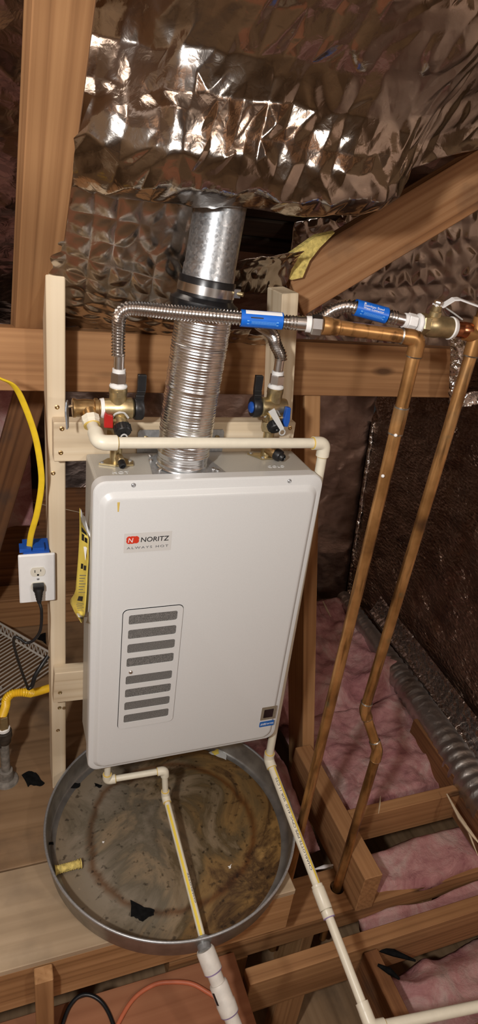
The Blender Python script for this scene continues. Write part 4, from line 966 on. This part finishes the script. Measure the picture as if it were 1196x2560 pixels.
# ---- scraps in and around the pan
def scrap(name, pts, Z, mat, label, cat, group=None, th=.0012, seed=0):
    rng = random.Random(seed); c = [at(u, v, Z=Z) for u, v in pts]; out = []
    for i, p_ in enumerate(c):
        q_ = c[(i+1) % len(c)]
        for t in (0, .33, .66): out.append(p_.lerp(q_, t)+Vector((rng.uniform(-1, 1), rng.uniform(-1, 1), 0))*(.0022 if t else 0))
    m = MB().prism(out, (0, 0, th)); return setp(m.build(name, mat), label, cat, group)
ZF = ZPL+.0052
scrap('tar_scrap', [(326, 2250), (350, 2262), (387, 2275), (385, 2288), (372, 2292), (357, 2304), (345, 2296), (327, 2292)], ZF, 'tar', 'largest black tar paper scrap lying in the drain pan', 'scrap', seed=1)
scrap('tar_scrap', [(168, 1962), (182, 1958), (201, 1958), (198, 1968), (185, 1971), (166, 1970)], ZF, 'tar', 'slim black tar paper scrap in the pan near the stud', 'scrap', seed=2)
scrap('tar_scrap', [(236, 1958), (256, 1963), (250, 1970), (238, 1966)], ZF, 'tar', 'small black scrap in the pan below the heater corner', 'scrap', seed=3)
scrap('tar_scrap', [(115, 2106), (132, 2105), (134, 2112), (118, 2114)], ZF+.004, 'tar', 'tiny black scrap at the pan edge above the yellow plug', 'scrap', seed=4)
scrap('tar_scrap', [(54, 1938), (72, 1928), (90, 1932), (112, 1958), (100, 1966), (78, 1962), (70, 1968)], ZPL+.001, 'tar', 'black tar paper scrap on the deck beside the gas pipe', 'scrap', seed=5)
scrap('tar_scrap', [(95, 1588), (114, 1582), (116, 1612), (108, 1604), (92, 1598)], ZPL+.001, 'tar', 'black tar paper scrap on the deck behind the outlet cord', 'scrap', seed=6)
scrap('paint_flake', [(570, 2166), (580, 2160), (578, 2170), (572, 2172)], ZF, 'teflon', 'white flake on the rusty side of the pan floor', 'flake', seed=7)
scrap('paint_flake', [(256, 2103), (261, 2103), (260, 2108)], ZF, 'teflon', 'tiny white flake on the grey side of the pan floor', 'flake', seed=8)
scrap('brochure_scrap', [(522, 1882), (548, 1874), (566, 1886), (566, 1900), (545, 1892)], ZF+.004, 'silicone', 'grey printed scrap in the pan behind the heater bottom', 'scrap', seed=9)
scrap('warning_tag', [(530, 1879), (546, 1873), (548, 1884), (536, 1888)], ZF+.007, 'paperY', 'small yellow tag lying on the grey scrap in the pan', 'tag', seed=10)
# yellow ribbed anchor plug
ya, yb = at(138, 2176, Z=ZF+.011), at(203, 2158, Z=ZF+.011); yd_ = (yb-ya).normalized(); Ly = (yb-ya).length
yp = empty('wall_anchor', ya, 'ribbed yellow plastic plug lying at the left edge of the pan', 'plug')
pr2 = [(0, .0105)]+[(.004+Ly*.9*i/22, .0095+(.0014 if i % 2 else 0)) for i in range(1, 23)]
MB().prof(ya, yd_, pr2, 18).build('ribbed_body', 'yfoam', yp, True, 80)
for t in (0, .86, .97): MB().prof(ya+yd_*Ly*t, yd_, [(0, .0125), (.0025, .0125)], 18).build('collar', 'yfoam', yp, True)
# ================================================================== LEFT: OUTLET, CABLES, GAS
ox0, ox1, oz0, oz1 = -.1378, -.0566, -.3950, -.2634; YO = YS-.012
op = empty('outlet', V(-.097, YS, oz0), 'white duplex outlet with wide cover plate fixed to the stud', 'outlet')
plt = loopmesh([rrect(ox0, ox1, oz0, oz1, .003, YO), rrect(ox0, ox1, oz0, oz1, .003, YO-.003), rrect(ox0+.003, ox1-.003, oz0+.003, oz1-.003, .003, YO-.006)]).build('cover_plate', 'outlet', op, True, 30)
for i, zc in enumerate((-.309, -.349)):
    rec = []
    for k in range(32):
        a = 2*math.pi*k/32; rec.append((-.0955+.0168*math.cos(a), YO-.0055, zc+Z0+max(-.0120, min(.0120, .0165*math.sin(a)))))
    ro = MB().prism(rec, (0, -.002, 0)).build('receptacle', 'ivory', op)
    if i == 0:
        for dx, dz, w_, h_ in ((-.0065, .002, .0016, .0070), (.0062, .0035, .0016, .0055)):
            MB().box((-.0955+dx-w_/2, YO-.0078, zc+dz-h_/2+Z0), (-.0955+dx+w_/2, YO-.0070, zc+dz+h_/2+Z0)).build('slot', 'ink', ro)
        MB().prof(V(-.0955, YO-.0072, zc-.008), (0, -1, 0), [(0, .0026), (.0006, .0026)], 12).build('ground_hole', 'ink', ro)
MB().prof(V(-.0955, YO-.006, -.329), (0, -1, 0), [(0, .003), (.0008, .003), (.0016, .0015), (.0017, .0003)], 14).build('screw', 'zinc', op, True)
bx = MB().box((ox0+.012, YO+.001, oz0+.014+Z0), (xl0-.001, YO+.062, oz1+.004+Z0)).build('junction_box', 'blue', op)
for x in (-.121, -.092): MB().box((x-.013, YO+.004, oz1+.002+Z0), (x+.013, YO+.030, oz1+.012+Z0)).build('cable_clamp', 'blue', op)
# yellow cable: flat ribbon
cpts = [at(-40, 930, Y=.10), at(0, 946, Y=.11), at(35, 965, Y=.12), at(60, 1010, Y=.135), at(88, 1090, Y=.15), at(102, 1170, Y=.16), at(103, 1220, Y=.168), at(92, 1285, Y=.18), at(78, 1335, Y=.195), V(-.112, YO+.018, oz1+.006)]
P = spline(cpts, 10); m = MB()
for i, p_ in enumerate(P):
    t = (P[min(i+1, len(P)-1)]-P[max(i-1, 0)]).normalized(); tw = .35+.9*max(0, 1-i/28.)
    sd = (Vector((math.cos(tw), -math.sin(tw)*.9, 0))); sd = (sd-t*sd.dot(t)).normalized(); up2 = t.cross(sd)
    for k in range(12):
        a = 2*math.pi*k/12; m.v.append(tuple(p_+sd*.0068*math.copysign(abs(math.cos(a))**.7, math.cos(a))+up2*.0026*math.sin(a)))
for i in range(len(P)-1):
    for k in range(12): m.f.append((i*12+k, i*12+(k+1) % 12, (i+1)*12+(k+1) % 12, (i+1)*12+k))
setp(m.build('power_cable', 'cableY', None, True, 70), 'flat yellow electrical cable dropping into the blue outlet box', 'cable')
# black cord with plug
ck = empty('power_lead', V(-.0955, YO, -.36), 'black power cord plugged into the lower receptacle', 'cord')
pg = V(-.0955, YO-.0078, -.347)
bevel(MB().box(pg+Vector((-.0125, -.016, -.006)), pg+Vector((.0125, 0, .009))).build('plug', 'black', ck), .002)
pd = Vector((.0, -.45, -.9)).normalized()
prf = [(0, .0115)]+[(.004+.003*i, .0105-.0006*i+(.0008 if i % 2 else 0)) for i in range(9)]+[(.034, .0042)]
MB().prof(pg+Vector((0, -.010, -.002)), pd, prf, 16).build('strain_relief', 'black', ck, True, 70)
c0 = pg+Vector((0, -.010, -.002))+pd*.030
cpts = [c0, at(104, 1530, Y=.150), at(101, 1575, Y=.145), at(85, 1600, Y=.145), at(66, 1607, Y=.15), at(50, 1597, Y=.155), at(38, 1593, Y=.16), at(34, 1605, Y=.17), at(42, 1640, Y=.18), at(55, 1680, Y=.20), at(70, 1722, Y=.215)]
MB().tube(spline(cpts, 10), .0036, 10).build('cord', 'black', ck, True)
q = [at(70, 1724, Y=.215), at(80, 1715, Y=.22), at(88, 1690, Y=.225), at(103, 1665, Y=.235), at(120, 1640, Y=.25)]
MB().tube(spline(q, 8), [.0036+.0022*min(1, i/10) for i in range(len(spline(q, 8)))], 10).build('cord', 'black', ck, True)
# gas riser with yellow connector
gb = at(20, 1950, Z=ZPL); gx, gy = gb.x-.004, gb.y
gz = lambda v: at(20, v, X=gx).z
gz = lambda v: at(20, v, Y=gy).z
gs = empty('gas_pipe', Vector((gx, gy, ZPL+Z0)), 'dusty iron gas riser with brass union on the deck', 'pipe')
MB().tube([Vector((gx, gy, ZPL+Z0)), Vector((gx, gy, gz(1822)))], .0125, 20).build('riser', 'iron', gs, True)
MB().prof(Vector((gx, gy, ZPL+Z0)), (0, 0, 1), [(0, .034), (.006, .032), (.012, .021), (.042, .0185), (.044, .015)], 24).build('floor_flange', 'iron', gs, True)
MB().prof(Vector((gx, gy, gz(1855))), (0, 0, 1), [(0, .014), (.004, .018), (.024, .020), (.026, .0225), (.044, .0215), (.046, .018)], 24).build('elbow_coupling', 'ironD', gs, True)
MB().prof(Vector((gx, gy, gz(1822))), (0, 0, 1), [(0, .0175), (.008, .0175), (.010, .015)], 20).build('thread_tape', 'teflon', gs, True)
hx = MB(); hexnut(hx, Vector((gx, gy, gz(1816))), (0, 0, 1), gz(1785)-gz(1816), .0165); hx.build('union_nut', 'brass', gs)
MB().prof(Vector((gx-.01, gy, gz(1850)-.004)), (-1, 0, 0), [(0, .0165), (.030, .0165), (.031, .02), (.045, .02)], 20).build('side_branch', 'ironD', gs, True)
gt = Vector((gx, gy, gz(1787)))
gp = spline([gt, at(14, 1765, Y=gy), at(17, 1746, Y=gy), at(32, 1734, Y=gy), at(60, 1731, Y=gy), at(80, 1733, Y=gy+.01)], 12)
gc = empty('gas_connector', gt, 'yellow coated gas connector curving from the iron riser', 'hose')
corrugated(MB(), gp, .0105, .0014, .0052, 18).build('corrugated_hose', 'gasY', gc, True, 80)
tp = spline([gp[-2], at(95, 1729, Y=gy+.015), at(118, 1722, Y=gy+.02), at(150, 1712, Y=gy+.03), at(185, 1700, Y=gy+.03)], 8)
MB().tube(tp, .0112, 16).build('smooth_sleeve', 'gasY', gc, True)
# white wire shelf lying on the deck
ws = empty('wire_shelf', at(60, 1700, Z=ZPL+.03), 'white coated wire shelf lying on the deck behind the gas pipe', 'shelf')
ZW = ZPL+.035
A, B = at(-75, 1536, Z=ZW), at(150, 1668, Z=ZW)             # front lip line
A2, B2 = A+Vector((0, 0, .040)), B+Vector((0, 0, .040))
C1, D1 = at(-40, 1690, Z=ZW), at(106, 1776, Z=ZW)
along = (B-A).normalized(); acr = (D1-at(150, 1668, Z=ZW)); 
acr = (C1-A); acr = acr-along*acr.dot(along); wdt = acr.length; acr.normalize()
for q0, q1 in ((A, B), (A2, B2)): MB().tube([q0, q1], .0042, 8).build('rail', 'wire', ws, True)
r2 = A+acr*wdt
L_ = (B-A).length
MB().tube([r2+Vector((0, 0, -.006)), r2+along*(L_*.84)+Vector((0, 0, -.006))], .0046, 8).build('rail', 'wire', ws, True)
n_w = 30
wm = MB().tube([Vector((0, 0, 0)), acr*(wdt*1.75)], .0022, 6); w0 = wm.build('wire', 'wire', ws, True)
w0.matrix_basis = Matrix.Translation(A)
for i in range(1, n_w):
    c = w0.copy(); C.objects.link(c); c.matrix_basis = Matrix.Translation(A+along*(L_*i/n_w))
zz = 22
for i in range(zz):
    q0 = A.lerp(B, i/zz); q1 = A2.lerp(B2, (i+.5)/zz); q2 = A.lerp(B, (i+1)/zz)
    MB().tube([q0, q1], .002, 6).build('lattice_wire', 'wire', ws, True); MB().tube([q1, q2], .002, 6).build('lattice_wire', 'wire', ws, True)
# loose thin wire far left and splinters
MB_ = MB().tube(spline([at(-10, 1240, Y=1.098), at(50, 1250, Y=1.098), at(110, 1262, Y=1.098), at(210, 1283, Y=1.098)], 6), .0013, 6).build('loose_wire', 'drift', None, True); setp(MB_, 'thin pale loose wire strung before the back panel', 'wire')
cor = spline([at(250, 2660, Z=-1.366), at(295, 2560, Z=-1.366), at(335, 2496, Z=-1.366), at(385, 2462, Z=-1.366), at(430, 2455, Z=-1.364), at(478, 2459, Z=-1.364), at(515, 2478, Z=-1.366), at(545, 2500, Z=-1.366), at(575, 2540, Z=-1.366), at(600, 2650, Z=-1.366)], 8)
setp(MB().tube(cor, .0058, 10).build('data_cable', 'coral', None, True), 'coral cable arching over the reddish plywood landing', 'cable')
cor = spline([at(150, 2580, Z=-1.366), at(172, 2520, Z=-1.362), at(200, 2490, Z=-1.36), at(232, 2490, Z=-1.362), at(262, 2515, Z=-1.366), at(285, 2570, Z=-1.366), at(295, 2660, Z=-1.366)], 8)
setp(MB().tube(cor, .005, 10).build('cord_loop', 'black', None, True), 'black cord looping beside the landing board', 'cord')
def sliver(pts, Y, r, label, mat='drift', Z=None):
    q = [at(u, v, Z=Z) for u, v in pts]; setp(MB().tube(q, [r*.4]+[r]*(len(q)-2)+[r*.3], 6).build('wood_sliver', mat, None, True), label, 'splinter')
sliver([(1118, 1985), (1150, 2045), (1176, 2080), (1200, 2110)], 0, .006, 'long pale wood splinter beside the silver duct', Z=-1.18)
sliver([(1128, 2003), (1165, 2060), (1182, 2105), (1196, 2140)], 0, .003, 'thin pale splinter under the long one by the duct', Z=-1.19)
sliver([(952, 1990), (950, 2012), (947, 2034)], 0, .003, 'short pale splinter on the pink batt behind the blocking', Z=-1.215)
sliver([(808, 1503), (818, 1525), (828, 1542)], 0, .005, 'pale stick poking from the far pink batts', Z=-1.14)
sliver([(938, 2372), (985, 2382), (1040, 2402)], 0, .010, 'dark bark strip on the pink batt by the header', 'tar', Z=-1.40)
sliver([(945, 2412), (975, 2428), (1000, 2448)], 0, .009, 'short dark bark strip on the dark joist', 'tar', Z=-1.36)
sliver([(788, 2173), (812, 2167), (840, 2161)], 0, .006, 'white stick lying on the plate between the copper pipes', 'paperwhite', Z=-1.345)
bpy.context.view_layer.update()
